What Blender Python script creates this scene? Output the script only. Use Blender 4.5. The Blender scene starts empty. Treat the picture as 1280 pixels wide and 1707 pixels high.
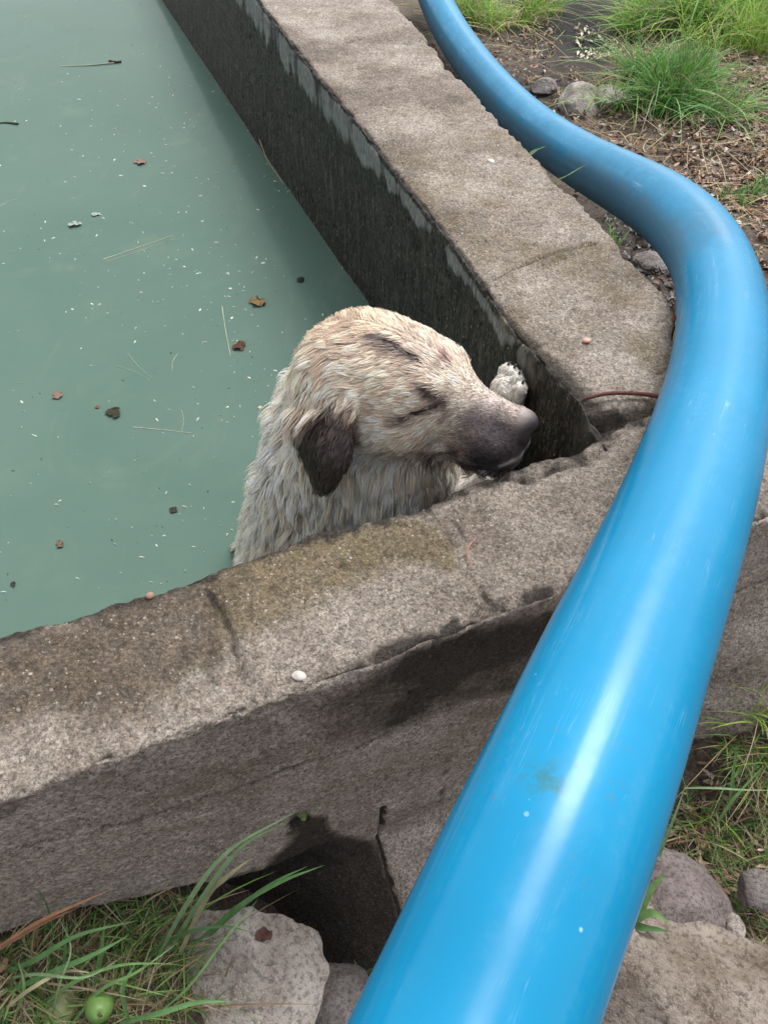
import bpy, bmesh, math, random
import numpy as np
from mathutils import Vector, Matrix, kdtree

R = math.radians
S = bpy.context.scene
COL = S.collection
random.seed(7)
rng = np.random.default_rng(11)

# ------------------------------------------------------------------ camera
PITCH, CAMH, F = R(48), 0.77, 1281.0
cam = bpy.data.cameras.new('camera')
cam.sensor_fit = 'HORIZONTAL'; cam.sensor_width = 36.0; cam.lens = 36.0 * F / 1280
cam.clip_start = 0.01; cam.clip_end = 400
co = bpy.data.objects.new('camera', cam); COL.objects.link(co)
co.location = (0, 0, CAMH); co.rotation_euler = (math.pi / 2 - PITCH, 0, 0)
S.camera = co

# ------------------------------------------------------------------ sky, sun, exposure
SUN_EL, SUN_AZ = R(62), R(36)          # azimuth clockwise from +Y
w = bpy.data.worlds.new('World'); S.world = w; w.use_nodes = True
nt = w.node_tree; nt.nodes.clear()
sky = nt.nodes.new('ShaderNodeTexSky'); sky.sky_type = 'NISHITA'; sky.sun_disc = False
sky.sun_elevation = SUN_EL; sky.sun_rotation = SUN_AZ; sky.dust_density = 4.0; sky.air_density = 1.0
hs = nt.nodes.new('ShaderNodeHueSaturation'); hs.inputs['Saturation'].default_value = 0.15
bg = nt.nodes.new('ShaderNodeBackground'); bg.inputs['Strength'].default_value = 0.135
wo = nt.nodes.new('ShaderNodeOutputWorld')
nt.links.new(sky.outputs[0], hs.inputs['Color']); nt.links.new(hs.outputs[0], bg.inputs['Color'])
nt.links.new(bg.outputs[0], wo.inputs['Surface'])
sl = bpy.data.lights.new('sun', 'SUN'); sl.energy = 1.0; sl.angle = R(24); sl.color = (1, 0.97, 0.93)
so = bpy.data.objects.new('sun', sl); COL.objects.link(so)
sd = Vector((math.sin(SUN_AZ) * math.cos(SUN_EL), math.cos(SUN_AZ) * math.cos(SUN_EL), math.sin(SUN_EL)))
so.rotation_euler = sd.to_track_quat('Z', 'Y').to_euler(); so.location = sd * 5
S.view_settings.view_transform = 'Standard'; S.view_settings.look = 'None'
S.view_settings.gamma = 1.0; S.view_settings.exposure = 1.05
S.render.film_transparent = False
S.cycles.max_bounces = 6

# ------------------------------------------------------------------ helpers
CP, SP = math.cos(PITCH), math.sin(PITCH)
def ray(x, y):
    a = (x - 640) / F; b = (853.5 - y) / F
    return np.array([a, CP + SP * b, -SP + CP * b])
def atz(x, y, z=0.0):
    r = ray(x, y); return np.array([0, 0, CAMH]) + r * ((z - CAMH) / r[2])
def atd(x, y, d):
    return np.array([0, 0, CAMH]) + ray(x, y) * d
def sstep(a, b, x):
    t = np.clip((x - a) / (b - a), 0, 1); return t * t * (3 - 2 * t)
def vnoise(p, seed=0):
    p = np.asarray(p, float); i = np.floor(p).astype(np.int64); f = p - i; f = f * f * (3 - 2 * f)
    def h(a, b, c):
        n = (a * 374761393 + b * 668265263 + c * 1440662683 + seed * 974634777) & 0xFFFFFFFF
        n = ((n ^ (n >> 13)) * 1274126177) & 0xFFFFFFFF
        n = ((n ^ (n >> 16)) * 2246822519) & 0xFFFFFFFF
        return ((n ^ (n >> 15)) & 0xFFFFFF) / float(0xFFFFFF)
    X, Y, Z = i[..., 0], i[..., 1], i[..., 2]; u, v, w_ = f[..., 0], f[..., 1], f[..., 2]
    l = lambda a, b, t: a + (b - a) * t
    return l(l(l(h(X, Y, Z), h(X+1, Y, Z), u), l(h(X, Y+1, Z), h(X+1, Y+1, Z), u), v),
             l(l(h(X, Y, Z+1), h(X+1, Y, Z+1), u), l(h(X, Y+1, Z+1), h(X+1, Y+1, Z+1), u), v), w_)
def fbm(p, scale, oc=4, seed=0, gain=0.5):
    p = np.asarray(p, float) * scale; s = 0; a = 1; t = 0
    for k in range(oc):
        s = s + a * (vnoise(p, seed + k * 17) - 0.5); t += a; a *= gain; p = p * 2.03 + 11.3
    return s / t * 2          # about -1..1
def obj(name, mesh, mat=None, parent=None, **props):
    o = bpy.data.objects.new(name, mesh); COL.objects.link(o)
    if mat is not None and not mesh.materials: mesh.materials.append(mat)
    if parent is not None: o.parent = parent
    for k, v in props.items(): o[k] = v
    return o
def empty(name, loc=(0, 0, 0), **props):
    o = bpy.data.objects.new(name, None); COL.objects.link(o); o.location = loc
    o.empty_display_size = 0.05
    for k, v in props.items(): o[k] = v
    return o
def mesh_np(name, verts, faces, smooth=True, **attrs):
    """verts (n,3); faces (m,3|4) arrays; attrs: name=(n,3|4) colours per vertex"""
    me = bpy.data.meshes.new(name)
    verts = np.asarray(verts, np.float32); faces = np.asarray(faces, np.int32); k = faces.shape[1]
    me.vertices.add(len(verts)); me.vertices.foreach_set('co', verts.ravel())
    me.loops.add(faces.size); me.loops.foreach_set('vertex_index', faces.ravel())
    me.polygons.add(len(faces)); me.polygons.foreach_set('loop_start', np.arange(0, faces.size, k, dtype=np.int32))
    me.polygons.foreach_set('loop_total', np.full(len(faces), k, np.int32))
    me.update(calc_edges=True); me.validate()
    if smooth: me.polygons.foreach_set('use_smooth', np.ones(len(me.polygons), bool))
    for an, c in attrs.items():
        c = np.asarray(c, np.float32)
        if c.shape[1] == 3: c = np.hstack([c, np.ones((len(c), 1), np.float32)])
        a = me.color_attributes.new(an, 'FLOAT_COLOR', 'POINT'); a.data.foreach_set('color', c.ravel())
    return me
def grid_faces(n, m):
    i = np.arange(n - 1)[:, None] * m + np.arange(m - 1)[None]
    i = i.ravel(); return np.stack([i, i + m, i + m + 1, i + 1], 1)
def segdist(P, pts):
    """distance of 2D points P (n,2) to a polyline"""
    d = np.full(len(P), 1e9); pts = np.asarray(pts, float)
    for a, b in zip(pts[:-1], pts[1:]):
        ab = b - a; t = np.clip(((P - a) @ ab) / (ab @ ab + 1e-12), 0, 1)
        d = np.minimum(d, np.hypot(*(P - a - t[:, None] * ab).T))
    return d
def inpoly(P, poly):
    poly = np.asarray(poly, float); c = np.zeros(len(P), bool); j = len(poly) - 1
    for i in range(len(poly)):
        xi, yi = poly[i]; xj, yj = poly[j]
        hit = ((yi > P[:, 1]) != (yj > P[:, 1])) & (P[:, 0] < (xj - xi) * (P[:, 1] - yi) / (yj - yi + 1e-15) + xi)
        c ^= hit; j = i
    return c
def softpoly(P, poly, soft):
    """1 inside, fading over `soft` metres outside/inside the outline"""
    d = segdist(P, list(poly) + [poly[0]]); s = np.where(inpoly(P, poly), d, -d)
    return sstep(-soft, soft, s)

# ------------------------------------------------------------------ materials
class NB:
    def __init__(s, name):
        s.m = bpy.data.materials.new(name); s.m.use_nodes = True; s.t = s.m.node_tree
        s.b = s.t.nodes['Principled BSDF']; s.out = s.t.nodes['Material Output']
    def n(s, ty, **kw):
        x = s.t.nodes.new('ShaderNode' + ty)
        for k, v in kw.items(): setattr(x, k, v)
        return x
    def l(s, a, b): s.t.links.new(a, b)
    def setv(s, sock, v):
        if hasattr(v, 'is_linked') or isinstance(v, bpy.types.NodeSocket): s.l(v, sock)
        elif isinstance(v, tuple) and len(v) == 3 and sock.type == 'RGBA': sock.default_value = (*v, 1)
        else: sock.default_value = v
    def pos(s):
        return s.n('NewGeometry').outputs['Position'] if False else s.n('TexCoord').outputs['Object']
    def noise(s, scale, detail=6, rough=0.6, vec=None, dist=0.0):
        x = s.n('TexNoise'); x.inputs['Scale'].default_value = scale; x.inputs['Detail'].default_value = detail
        x.inputs['Roughness'].default_value = rough; x.inputs['Distortion'].default_value = dist
        s.l(vec if vec is not None else s.pos(), x.inputs['Vector']); return x.outputs['Fac']
    def voro(s, scale, feature='F1', vec=None, rand=1.0, out='Distance'):
        x = s.n('TexVoronoi', feature=feature); x.inputs['Scale'].default_value = scale
        x.inputs['Randomness'].default_value = rand
        s.l(vec if vec is not None else s.pos(), x.inputs['Vector']); return x.outputs[out]
    def ramp(s, fac, *stops, interp='LINEAR'):
        x = s.n('ValToRGB'); x.color_ramp.interpolation = interp; e = x.color_ramp.elements
        while len(e) < len(stops): e.new(0.5)
        for k, (p, c) in enumerate(stops):
            e[k].position = p
            if not isinstance(c, tuple): c = (c, c, c)
            e[k].color = (*c, 1)
        s.setv(x.inputs[0], fac); return x.outputs[0]
    def mix(s, fac, a, b, mode='MIX'):
        x = s.n('Mix', data_type='RGBA', blend_type=mode)
        s.setv(x.inputs[0], fac); s.setv(x.inputs[6], a); s.setv(x.inputs[7], b); return x.outputs[2]
    def math(s, op, a, b=0.0, clamp=False):
        x = s.n('Math', operation=op, use_clamp=clamp); s.setv(x.inputs[0], a); s.setv(x.inputs[1], b); return x.outputs[0]
    def attr(s, name):
        x = s.n('Attribute', attribute_name=name); return x
    def sep(s, c):
        x = s.n('SeparateColor'); s.l(c, x.inputs[0]); return x.outputs
    def bump(s, h, strength=0.5, dist=0.002, prev=None):
        x = s.n('Bump'); x.inputs['Strength'].default_value = strength; x.inputs['Distance'].default_value = dist
        s.l(h, x.inputs['Height'])
        if prev is not None: s.l(prev, x.inputs['Normal'])
        return x.outputs[0]
    def scalevec(s, sc, rot=(0, 0, 0)):
        x = s.n('Mapping'); x.inputs['Scale'].default_value = sc; x.inputs['Rotation'].default_value = rot
        s.l(s.pos(), x.inputs['Vector']); return x.outputs[0]

def edge(b, mask, nz, lo=0.42, hi=0.62):
    """mask attribute broken up by noise into ragged, sharp-edged patches"""
    v = b.math('ADD', b.math('MULTIPLY', b.math('SUBTRACT', nz, 0.5), 0.9), mask)
    return b.ramp(v, (lo, 0.0), (hi, 1.0))

def mat_concrete():
    """attribute Stain: R black algae, G olive algae, B pale bare cement, also lightens the shaded outer face, A brown dirt"""
    b = NB('weathered_concrete')
    st = b.attr('Stain'); r, g, bl = b.sep(st.outputs['Color'])[:3]; al = st.outputs['Alpha']
    n1 = b.noise(7, 9, 0.68); n2 = b.noise(42, 9, 0.72); n3 = b.noise(230, 6, 0.75); nw = b.noise(18, 6, 0.7, dist=0.6)
    brk = b.math('ADD', b.math('MULTIPLY', nw, 0.55), b.math('MULTIPLY', n2, 0.45))
    g1 = b.sep(b.voro(430, out='Color'))[0]; g2 = b.sep(b.voro(190, out='Color'))[1]
    base = b.ramp(n1, (0.32, (0.17, 0.140, 0.115)), (0.5, (0.28, 0.245, 0.215)), (0.68, (0.38, 0.348, 0.318)))
    base = b.mix(b.ramp(nw, (0.45, 0.0), (0.7, 0.6)), base, (0.42, 0.375, 0.345))
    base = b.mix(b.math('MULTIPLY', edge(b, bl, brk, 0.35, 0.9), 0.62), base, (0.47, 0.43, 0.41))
    ol = b.ramp(n2, (0.35, (0.080, 0.060, 0.018)), (0.65, (0.19, 0.15, 0.055)))
    base = b.mix(b.math('MULTIPLY', edge(b, g, brk, 0.30, 0.95), 0.7), base, ol)
    base = b.mix(b.math('MULTIPLY', edge(b, al, brk, 0.30, 0.95), 0.75), base, b.ramp(n2, (0.35, (0.060, 0.045, 0.035)), (0.68, (0.17, 0.13, 0.10))))
    base = b.mix(1.0, base, b.ramp(b.noise(3.5, 5, 0.65, dist=0.8), (0.34, (0.74, 0.68, 0.60)), (0.5, (1.0, 0.955, 0.90)), (0.66, (1.14, 1.09, 1.03))), 'MULTIPLY')
    # sand grains: per-grain light and dark
    gm = b.math('ADD', b.math('MULTIPLY', g1, 0.55), b.math('MULTIPLY', g2, 0.45))
    base = b.mix(1.0, base, b.ramp(gm, (0.05, 0.48), (0.5, 0.98), (0.95, 1.6)), 'MULTIPLY')
    base = b.mix(b.ramp(n3, (0.36, 0.85), (0.47, 0.0)), base, (0.045, 0.036, 0.028))
    base = b.mix(b.ramp(n3, (0.57, 0.0), (0.68, 0.5)), base, (0.52, 0.48, 0.44))
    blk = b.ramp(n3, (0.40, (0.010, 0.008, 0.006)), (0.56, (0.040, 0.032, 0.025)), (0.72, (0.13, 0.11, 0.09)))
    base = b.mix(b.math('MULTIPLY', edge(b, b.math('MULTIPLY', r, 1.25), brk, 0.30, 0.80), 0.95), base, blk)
    # exposed aggregate
    v = b.voro(70); vr = b.sep(b.voro(70, out='Color'))[0]
    ag = b.math('MULTIPLY', b.ramp(v, (0.12, 1.0), (0.19, 0.0)), b.ramp(vr, (0.80, 0.0), (0.84, 1.0)))
    v2 = b.voro(190); vr2 = b.sep(b.voro(190, out='Color'))[1]
    ag2 = b.math('MULTIPLY', b.ramp(v2, (0.2, 1.0), (0.3, 0.0)), b.ramp(vr2, (0.76, 0.0), (0.82, 1.0)))
    agm = b.math('MAXIMUM', ag, ag2)
    agm = b.math('MULTIPLY', agm, b.ramp(r, (0.15, 1.0), (0.5, 0.12)))
    base = b.mix(b.math('MULTIPLY', agm, b.ramp(nw, (0.4, 0.25), (0.6, 0.9))), base, b.mix(b.sep(b.voro(70, out='Color'))[1], (0.72, 0.68, 0.62), (0.45, 0.34, 0.26)))
    b.l(base, b.b.inputs['Base Color'])
    b.l(b.ramp(nw, (0.35, 0.55), (0.6, 0.92)), b.b.inputs['Roughness'])
    b.b.inputs['Specular IOR Level'].default_value = 0.4
    pit = b.ramp(b.voro(120), (0.0, 0.0), (0.3, 1.0))
    h = b.math('ADD', b.math('MULTIPLY', n2, 2.2), b.math('ADD', b.math('MULTIPLY', n3, 1.2), b.math('MULTIPLY', gm, 0.35)))
    h = b.math('ADD', h, b.math('ADD', b.math('MULTIPLY', agm, 0.5), b.math('MULTIPLY', pit, 0.4)))
    b.l(b.bump(h, 1.0, 0.0038), b.b.inputs['Normal'])
    return b.m
def mat_inner():
    """pool side of the wall: black wet algae with pale flecks, streaked plaster near the top.
    attribute Stain R: amount of pale plaster"""
    b = NB('algae_concrete')
    st = b.attr('Stain'); r = b.sep(st.outputs['Color'])[0]; g = b.sep(st.outputs['Color'])[1]
    vs = b.scalevec((1, 1, 0.22))
    n1 = b.noise(40, 7, 0.65, vs); n2 = b.noise(190, 4, 0.7, vs); n3 = b.noise(12, 5, 0.6)
    base = b.ramp(n1, (0.34, (0.006, 0.005, 0.004)), (0.54, (0.022, 0.019, 0.015)), (0.70, (0.075, 0.068, 0.055)))
    base = b.mix(b.ramp(n3, (0.5, 0.0), (0.7, 0.4)), base, (0.035, 0.036, 0.022))
    base = b.mix(edge(b, r, n1, 0.45, 0.75), base, b.ramp(n2, (0.35, (0.12, 0.125, 0.12)), (0.7, (0.34, 0.35, 0.34))))
    base = b.mix(b.math('MULTIPLY', edge(b, g, n1, 0.45, 0.75), 0.9), base, (0.15, 0.135, 0.11))
    v = b.voro(110, vec=b.scalevec((1, 1, 0.5))); vr = b.sep(b.voro(110, vec=b.scalevec((1, 1, 0.5)), out='Color'))[0]
    fl = b.math('MULTIPLY', b.ramp(v, (0.10, 1.0), (0.2, 0.0)), b.ramp(vr, (0.80, 0.0), (0.86, 1.0)))
    v2 = b.voro(260, vec=b.scalevec((1, 1, 0.4))); fl2 = b.math('MULTIPLY', b.ramp(v2, (0.12, 1.0), (0.25, 0.0)), b.ramp(b.noise(18, 3), (0.45, 0.0), (0.6, 0.6)))
    base = b.mix(b.ramp(b.sep(b.voro(300, vec=b.scalevec((1, 1, 0.35)), out='Color'))[0], (0.72, 0.0), (0.95, 0.55)), base, (0.13, 0.12, 0.10))
    base = b.mix(b.math('MAXIMUM', fl, fl2), base, (0.34, 0.33, 0.28))
    b.l(base, b.b.inputs['Base Color']); b.b.inputs['Roughness'].default_value = 0.6
    b.b.inputs['Specular IOR Level'].default_value = 0.3
    b.l(b.bump(b.math('ADD', n1, b.math('MULTIPLY', n2, 0.8)), 1.0, 0.008), b.b.inputs['Normal'])
    return b.m
def mat_water():
    b = NB('turbid_water')
    n = b.noise(1.3, 5, 0.55, dist=0.6); n2 = b.noise(7, 6, 0.6)
    c = b.ramp(n, (0.3, (0.085, 0.140, 0.116)), (0.7, (0.101, 0.157, 0.131)))
    sm_ = b.noise(3.2, 9, 0.72, b.scalevec((1.0, 0.45, 1), (0, 0, 0.5)), dist=1.2)
    c = b.mix(b.ramp(sm_, (0.56, 0.0), (0.75, 0.30)), c, (0.20, 0.25, 0.19))
    c = b.mix(b.ramp(n2, (0.55, 0.0), (0.8, 0.2)), c, (0.15, 0.22, 0.17))
    b.l(c, b.b.inputs['Base Color']); b.b.inputs['Roughness'].default_value = 0.08; b.b.inputs['Specular IOR Level'].default_value = 0.16
    b.b.inputs['IOR'].default_value = 1.16
    b.l(b.bump(b.noise(5, 3, 0.5), 0.12, 0.01), b.b.inputs['Normal'])
    return b.m
def mat_pipe():
    b = NB('blue_plastic')
    n = b.noise(5, 5, 0.6); sc1 = b.noise(26, 6, 0.75)
    at = b.attr('Dust'); d = b.sep(at.outputs['Color'])[0]; scr = b.sep(at.outputs['Color'])[1]
    c = b.ramp(n, (0.3, (0.000, 0.19, 0.37)), (0.7, (0.000, 0.222, 0.43)))
    dust = edge(b, d, sc1, 0.3, 0.9)
    c = b.mix(b.math('MULTIPLY', dust, 0.5), c, (0.12, 0.15, 0.16))
    fine = b.noise(90, 6, 0.75)
    sm = b.math('MULTIPLY', scr, b.ramp(fine, (0.42, 0.0), (0.6, 1.0)))
    c = b.mix(b.math('MULTIPLY', sm, 0.16), c, (0.30, 0.50, 0.65))
    sp = b.voro(42); spr = b.sep(b.voro(42, out='Color'))[0]
    fl = b.math('MULTIPLY', b.ramp(sp, (0.05, 1.0), (0.09, 0.0)), b.ramp(spr, (0.86, 0.0), (0.88, 0.7)))
    c = b.mix(fl, c, (0.35, 0.6, 0.78))
    uvm = b.n('UVMap'); mp = b.n('Mapping'); mp.inputs['Scale'].default_value = (2.2, 46, 1); mp.inputs['Rotation'].default_value = (0, 0, 0.0); b.l(uvm.outputs[0], mp.inputs[0])
    ln1 = b.noise(1.0, 3, 0.6, mp.outputs[0], 0.5); mp2 = b.n('Mapping'); mp2.inputs['Scale'].default_value = (9, 30, 1); mp2.inputs['Rotation'].default_value = (0, 0, 0.25); b.l(uvm.outputs[0], mp2.inputs[0])
    ln2 = b.noise(1.0, 2, 0.5, mp2.outputs[0], 0.3)
    lines = b.math('MAXIMUM', b.ramp(ln1, (0.488, 0.0), (0.5, 1.0), (0.512, 0.0)), b.math('MULTIPLY', b.ramp(ln2, (0.604, 0.0), (0.61, 1.0), (0.616, 0.0)), 0.7))
    lines = b.math('MULTIPLY', lines, b.ramp(b.noise(9, 4, 0.7), (0.48, 0.0), (0.62, 0.75)))
    c = b.mix(b.math('MULTIPLY', lines, b.math('ADD', b.math('MULTIPLY', scr, 0.6), 0.12, True)), c, (0.50, 0.70, 0.85))
    mud = b.math('MULTIPLY', b.ramp(b.noise(70, 7, 0.85), (0.57, 0.0), (0.66, 1.0)), b.ramp(b.noise(6, 3, 0.6), (0.5, 0.0), (0.62, 0.8)))
    c = b.mix(b.math('MULTIPLY', mud, 0.5), c, (0.10, 0.13, 0.13))
    g = b.math('MULTIPLY', b.sep(at.outputs['Color'])[2], b.ramp(fine, (0.45, 0.0), (0.56, 1.0)))
    c = b.mix(g, c, (0.02, 0.16, 0.22))
    b.l(c, b.b.inputs['Base Color'])
    rr = b.math('ADD', b.ramp(b.noise(30, 7, 0.75), (0.3, 0.20), (0.7, 0.28)), b.math('MULTIPLY', dust, 0.3))
    b.l(rr, b.b.inputs['Roughness']); b.b.inputs['Specular IOR Level'].default_value = 0.42
    hh = b.math('ADD', b.math('MULTIPLY', n, 1.0), b.math('MULTIPLY', b.noise(140, 4, 0.7), 0.04))
    b.l(b.bump(hh, 0.2, 0.004), b.b.inputs['Normal'])
    tg = b.n('Tangent', direction_type='UV_MAP'); b.l(tg.outputs[0], b.b.inputs['Tangent'])
    b.b.inputs['Anisotropic'].default_value = 0.92; b.b.inputs['Anisotropic Rotation'].default_value = 0.0
    return b.m
def mat_col(name, rough=0.8, spec=0.3, nscale=200, namp=0.3, bump=0.4, trans=0.0, bd=0.001, sheen=0.0):
    """colour comes from the vertex attribute Col, varied by noise"""
    b = NB(name); c = b.attr('Col').outputs['Color']
    n = b.noise(nscale, 5, 0.65)
    c = b.mix(1.0, c, b.ramp(n, (0.3, 1 - namp), (0.7, 1 + namp * 0.6)), 'MULTIPLY')
    b.l(c, b.b.inputs['Base Color']); b.b.inputs['Roughness'].default_value = rough
    b.b.inputs['Specular IOR Level'].default_value = spec
    if sheen: b.b.inputs['Sheen Weight'].default_value = sheen
    if bump: b.l(b.bump(n, bump, bd), b.b.inputs['Normal'])
    if trans:
        tr = b.n('BsdfTranslucent'); b.l(c, tr.inputs[0]); mx = b.n('MixShader'); mx.inputs[0].default_value = trans
        b.l(b.b.outputs[0], mx.inputs[1]); b.l(tr.outputs[0], mx.inputs[2]); b.l(mx.outputs[0], b.out.inputs[0])
    return b.m
def mat_rock(name, c0, c1, c2, scale=14):
    b = NB(name); n1 = b.noise(scale, 8, 0.65); n2 = b.noise(scale * 9, 6, 0.7); n3 = b.noise(scale * 30, 3, 0.6)
    c = b.ramp(n1, (0.32, c0), (0.5, c1), (0.68, c2))
    c = b.mix(b.ramp(n2, (0.38, 0.7), (0.52, 0.0)), c, tuple(x * 0.35 for x in c0))
    c = b.mix(b.ramp(n3, (0.55, 0.0), (0.75, 0.5)), c, tuple(min(1, x * 1.5) for x in c2))
    b.l(c, b.b.inputs['Base Color']); b.b.inputs['Roughness'].default_value = 0.85
    b.b.inputs['Specular IOR Level'].default_value = 0.3
    b.l(b.bump(b.math('ADD', n1, b.math('ADD', b.math('MULTIPLY', n2, 0.6), b.math('MULTIPLY', n3, 0.25))), 1.0, 0.014), b.b.inputs['Normal'])
    return b.m
def mat_ground():
    b = NB('muddy_soil'); at = b.attr('Col').outputs['Color']
    n1 = b.noise(25, 8, 0.7); n2 = b.noise(120, 6, 0.7)
    c = b.mix(1.0, at, b.ramp(n1, (0.3, 0.45), (0.7, 1.5)), 'MULTIPLY')
    c = b.mix(1.0, c, b.ramp(n2, (0.35, 0.35), (0.5, 1.0), (0.68, 2.0)), 'MULTIPLY')
    b.l(c, b.b.inputs['Base Color']); b.b.inputs['Roughness'].default_value = 0.85
    b.l(b.bump(b.math('ADD', n1, b.math('MULTIPLY', n2, 0.5)), 1.0, 0.012), b.b.inputs['Normal'])
    return b.m

M_CON, M_INN, M_WAT, M_PIPE, M_GRD = mat_concrete(), mat_inner(), mat_water(), mat_pipe(), mat_ground()
M_GRASS = mat_col('grass_blade', 0.55, 0.35, 60, 0.25, 0.0, trans=0.3)
M_LEAF = mat_col('dead_leaf', 0.8, 0.25, 150, 0.4, 0.4)
M_TWIG = mat_col('twig_bark', 0.85, 0.2, 220, 0.4, 0.5)
M_PALE = mat_rock('pale_stone', (0.30, 0.25, 0.22), (0.45, 0.40, 0.36), (0.58, 0.53, 0.48), 12)
M_TAN = mat_rock('tan_stone', (0.16, 0.12, 0.09), (0.30, 0.25, 0.21), (0.42, 0.36, 0.31), 11)
M_GREY = mat_rock('grey_stone', (0.14, 0.125, 0.12), (0.27, 0.24, 0.23), (0.38, 0.35, 0.345), 18)
M_MAUVE = mat_rock('mauve_stone', (0.17, 0.13, 0.125), (0.29, 0.24, 0.23), (0.38, 0.33, 0.31), 16)
M_PEB = mat_col('pebble_skin', 0.6, 0.4, 120, 0.25, 0.3)

# ------------------------------------------------------------------ frames of the two walls
WZ = -0.50
A1 = atz(0, 1058)[:2]; _b = atz(985, 727)[:2]; U1 = (_b - A1) / np.linalg.norm(_b - A1); N1 = np.array([-U1[1], U1[0]])
A2 = atz(985, 715)[:2]; _b = atz(430, 0)[:2]; U2 = (_b - A2) / np.linalg.norm(_b - A2); N2 = np.array([U2[1], -U2[0]])
def loc1(x, y, z=0.0): p = atz(x, y, z)[:2] - A1; return np.array([p @ U1, p @ N1])
def loc2(x, y, z=0.0): p = atz(x, y, z)[:2] - A2; return np.array([p @ U2, p @ N2])
def face1(x, y):
    """photo point on the outer face of the front wall -> (along, z)"""
    o = A1 - N1 * 0.205; r = ray(x, y); t = (o @ N1) / (r[:2] @ N1); p = r[:2] * t
    return np.array([(p - A1) @ U1, CAMH + r[2] * t])
def face2(x, y):
    r = ray(x, y); t = (A2 @ N2) / (r[:2] @ N2); p = r[:2] * t
    return np.array([(p - A2) @ U2, CAMH + r[2] * t])
def P1(*pts): return [loc1(*p) for p in pts]
def P2(*pts): return [loc2(*p) for p in pts]
def FA(*pts): return [face1(*p) for p in pts]

def interp(pts, s):
    pts = np.array(pts); o = np.argsort(pts[:, 0]); return np.interp(s, pts[o, 0], pts[o, 1])

def profile(zi, zo, step, hid_in=None):
    """list of (zone, parameter): zone 0 inner face z, 1 top 0..1, 2 outer face z"""
    q = []
    for z in -zi + np.linspace(0, 1, int(zi / (hid_in or step)))[:-1] * (zi - 0.012): q.append((0, z))
    for z in (-0.012, -0.009, -0.006, -0.003): q.append((0, z))
    n = int(0.22 / step)
    for a in np.linspace(0, 1, n): q.append((1, a))
    for z in (-0.003, -0.006, -0.009, -0.012): q.append((2, z))
    for z in -0.012 - np.linspace(0, 1, int(zo / step))[1:] * (zo - 0.012): q.append((2, z))
    return q

def build_wall(name, O, U, N, svals, inn, out, prof, relief, stain, label, inner_batter=None, outer_batter=None, chip=0.006, seed=0):
    zone = np.array([q[0] for q in prof]); par = np.array([q[1] for q in prof])
    ns, nk = len(svals), len(prof)
    Sg = np.repeat(svals[:, None], nk, 1); Z = np.repeat(zone[None], ns, 0); Pm = np.repeat(par[None], ns, 0)
    vi, vo = inn(svals)[:, None], out(svals)[:, None]
    v = np.where(Z == 0, vi, np.where(Z == 2, vo, vi + (vo - vi) * Pm)) + 0 * Sg
    z = np.where(Z == 1, 0.0, Pm) + 0 * Sg
    if inner_batter: v = v + np.where(Z == 0, inner_batter(Sg, z), 0)
    if outer_batter: v = v + np.where(Z == 2, outer_batter(Sg, z), 0)
    W = np.stack([O[0] + Sg * U[0] + v * N[0], O[1] + Sg * U[1] + v * N[1], z], -1)
    # outward normals of the ideal profile, blended at the two arrises
    sg = np.sign(vo - vi)                       # direction inner -> outer along N
    di = np.where(Z == 1, np.abs(v - vi), -z); do = np.where(Z == 1, np.abs(v - vo), -z)
    r = 0.009
    wi = np.where(Z == 2, 0, np.clip(1 - di / r, 0, 1)); wo_ = np.where(Z == 0, 0, np.clip(1 - do / r, 0, 1))
    nv = np.where(Z == 0, -1.0, np.where(Z == 2, 1.0, 0.0)) * sg; nz = np.where(Z == 1, 1.0, 0.0) + 0 * Sg
    nv = nv + np.where(Z == 1, (-wi + wo_) * sg, 0); nz = nz + np.where(Z != 1, wi + wo_, 0)
    L = np.hypot(nv, nz); nv /= L; nz /= L
    P = W.reshape(-1, 3)
    d = (fbm(P, 9, 3, seed) * 0.0035 + fbm(P, 45, 3, seed + 5) * 0.0022 + fbm(P, 170, 2, seed + 9) * 0.0014 - np.clip(fbm(P, 55, 2, seed + 14) - 0.42, 0, 1) * 0.016).reshape(ns, nk)
    ed = np.maximum(wi, wo_)
    d -= ed ** 2 * 0.0035
    ch = fbm(P, 22, 4, seed + 31).reshape(ns, nk); near = np.clip(1 - np.where(Z == 0, -z, np.where(Z == 2, -z, np.minimum(di, do))) / 0.022, 0, 1)
    d -= near * np.clip(ch + 0.08, 0, 1) * chip * 2.6; d += near * fbm(P, 90, 3, seed + 40).reshape(ns, nk) * 0.004
    d += relief(Sg.ravel(), v.ravel(), z.ravel(), Z.ravel()).reshape(ns, nk)
    W[..., 0] += N[0] * nv * d; W[..., 1] += N[1] * nv * d; W[..., 2] += nz * d
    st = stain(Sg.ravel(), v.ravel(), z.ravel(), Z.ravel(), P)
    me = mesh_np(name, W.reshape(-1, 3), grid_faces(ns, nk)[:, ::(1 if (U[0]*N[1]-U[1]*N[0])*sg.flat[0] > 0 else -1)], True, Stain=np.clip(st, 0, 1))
    me.materials.append(M_CON); me.materials.append(M_INN)
    fz = np.repeat(zone[None, :-1], ns - 1, 0).ravel()
    me.polygons.foreach_set('material_index', (fz == 0).astype(np.int32)); me.update()
    return obj(name, me, None, label=label, category='wall', kind='thing')

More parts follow.
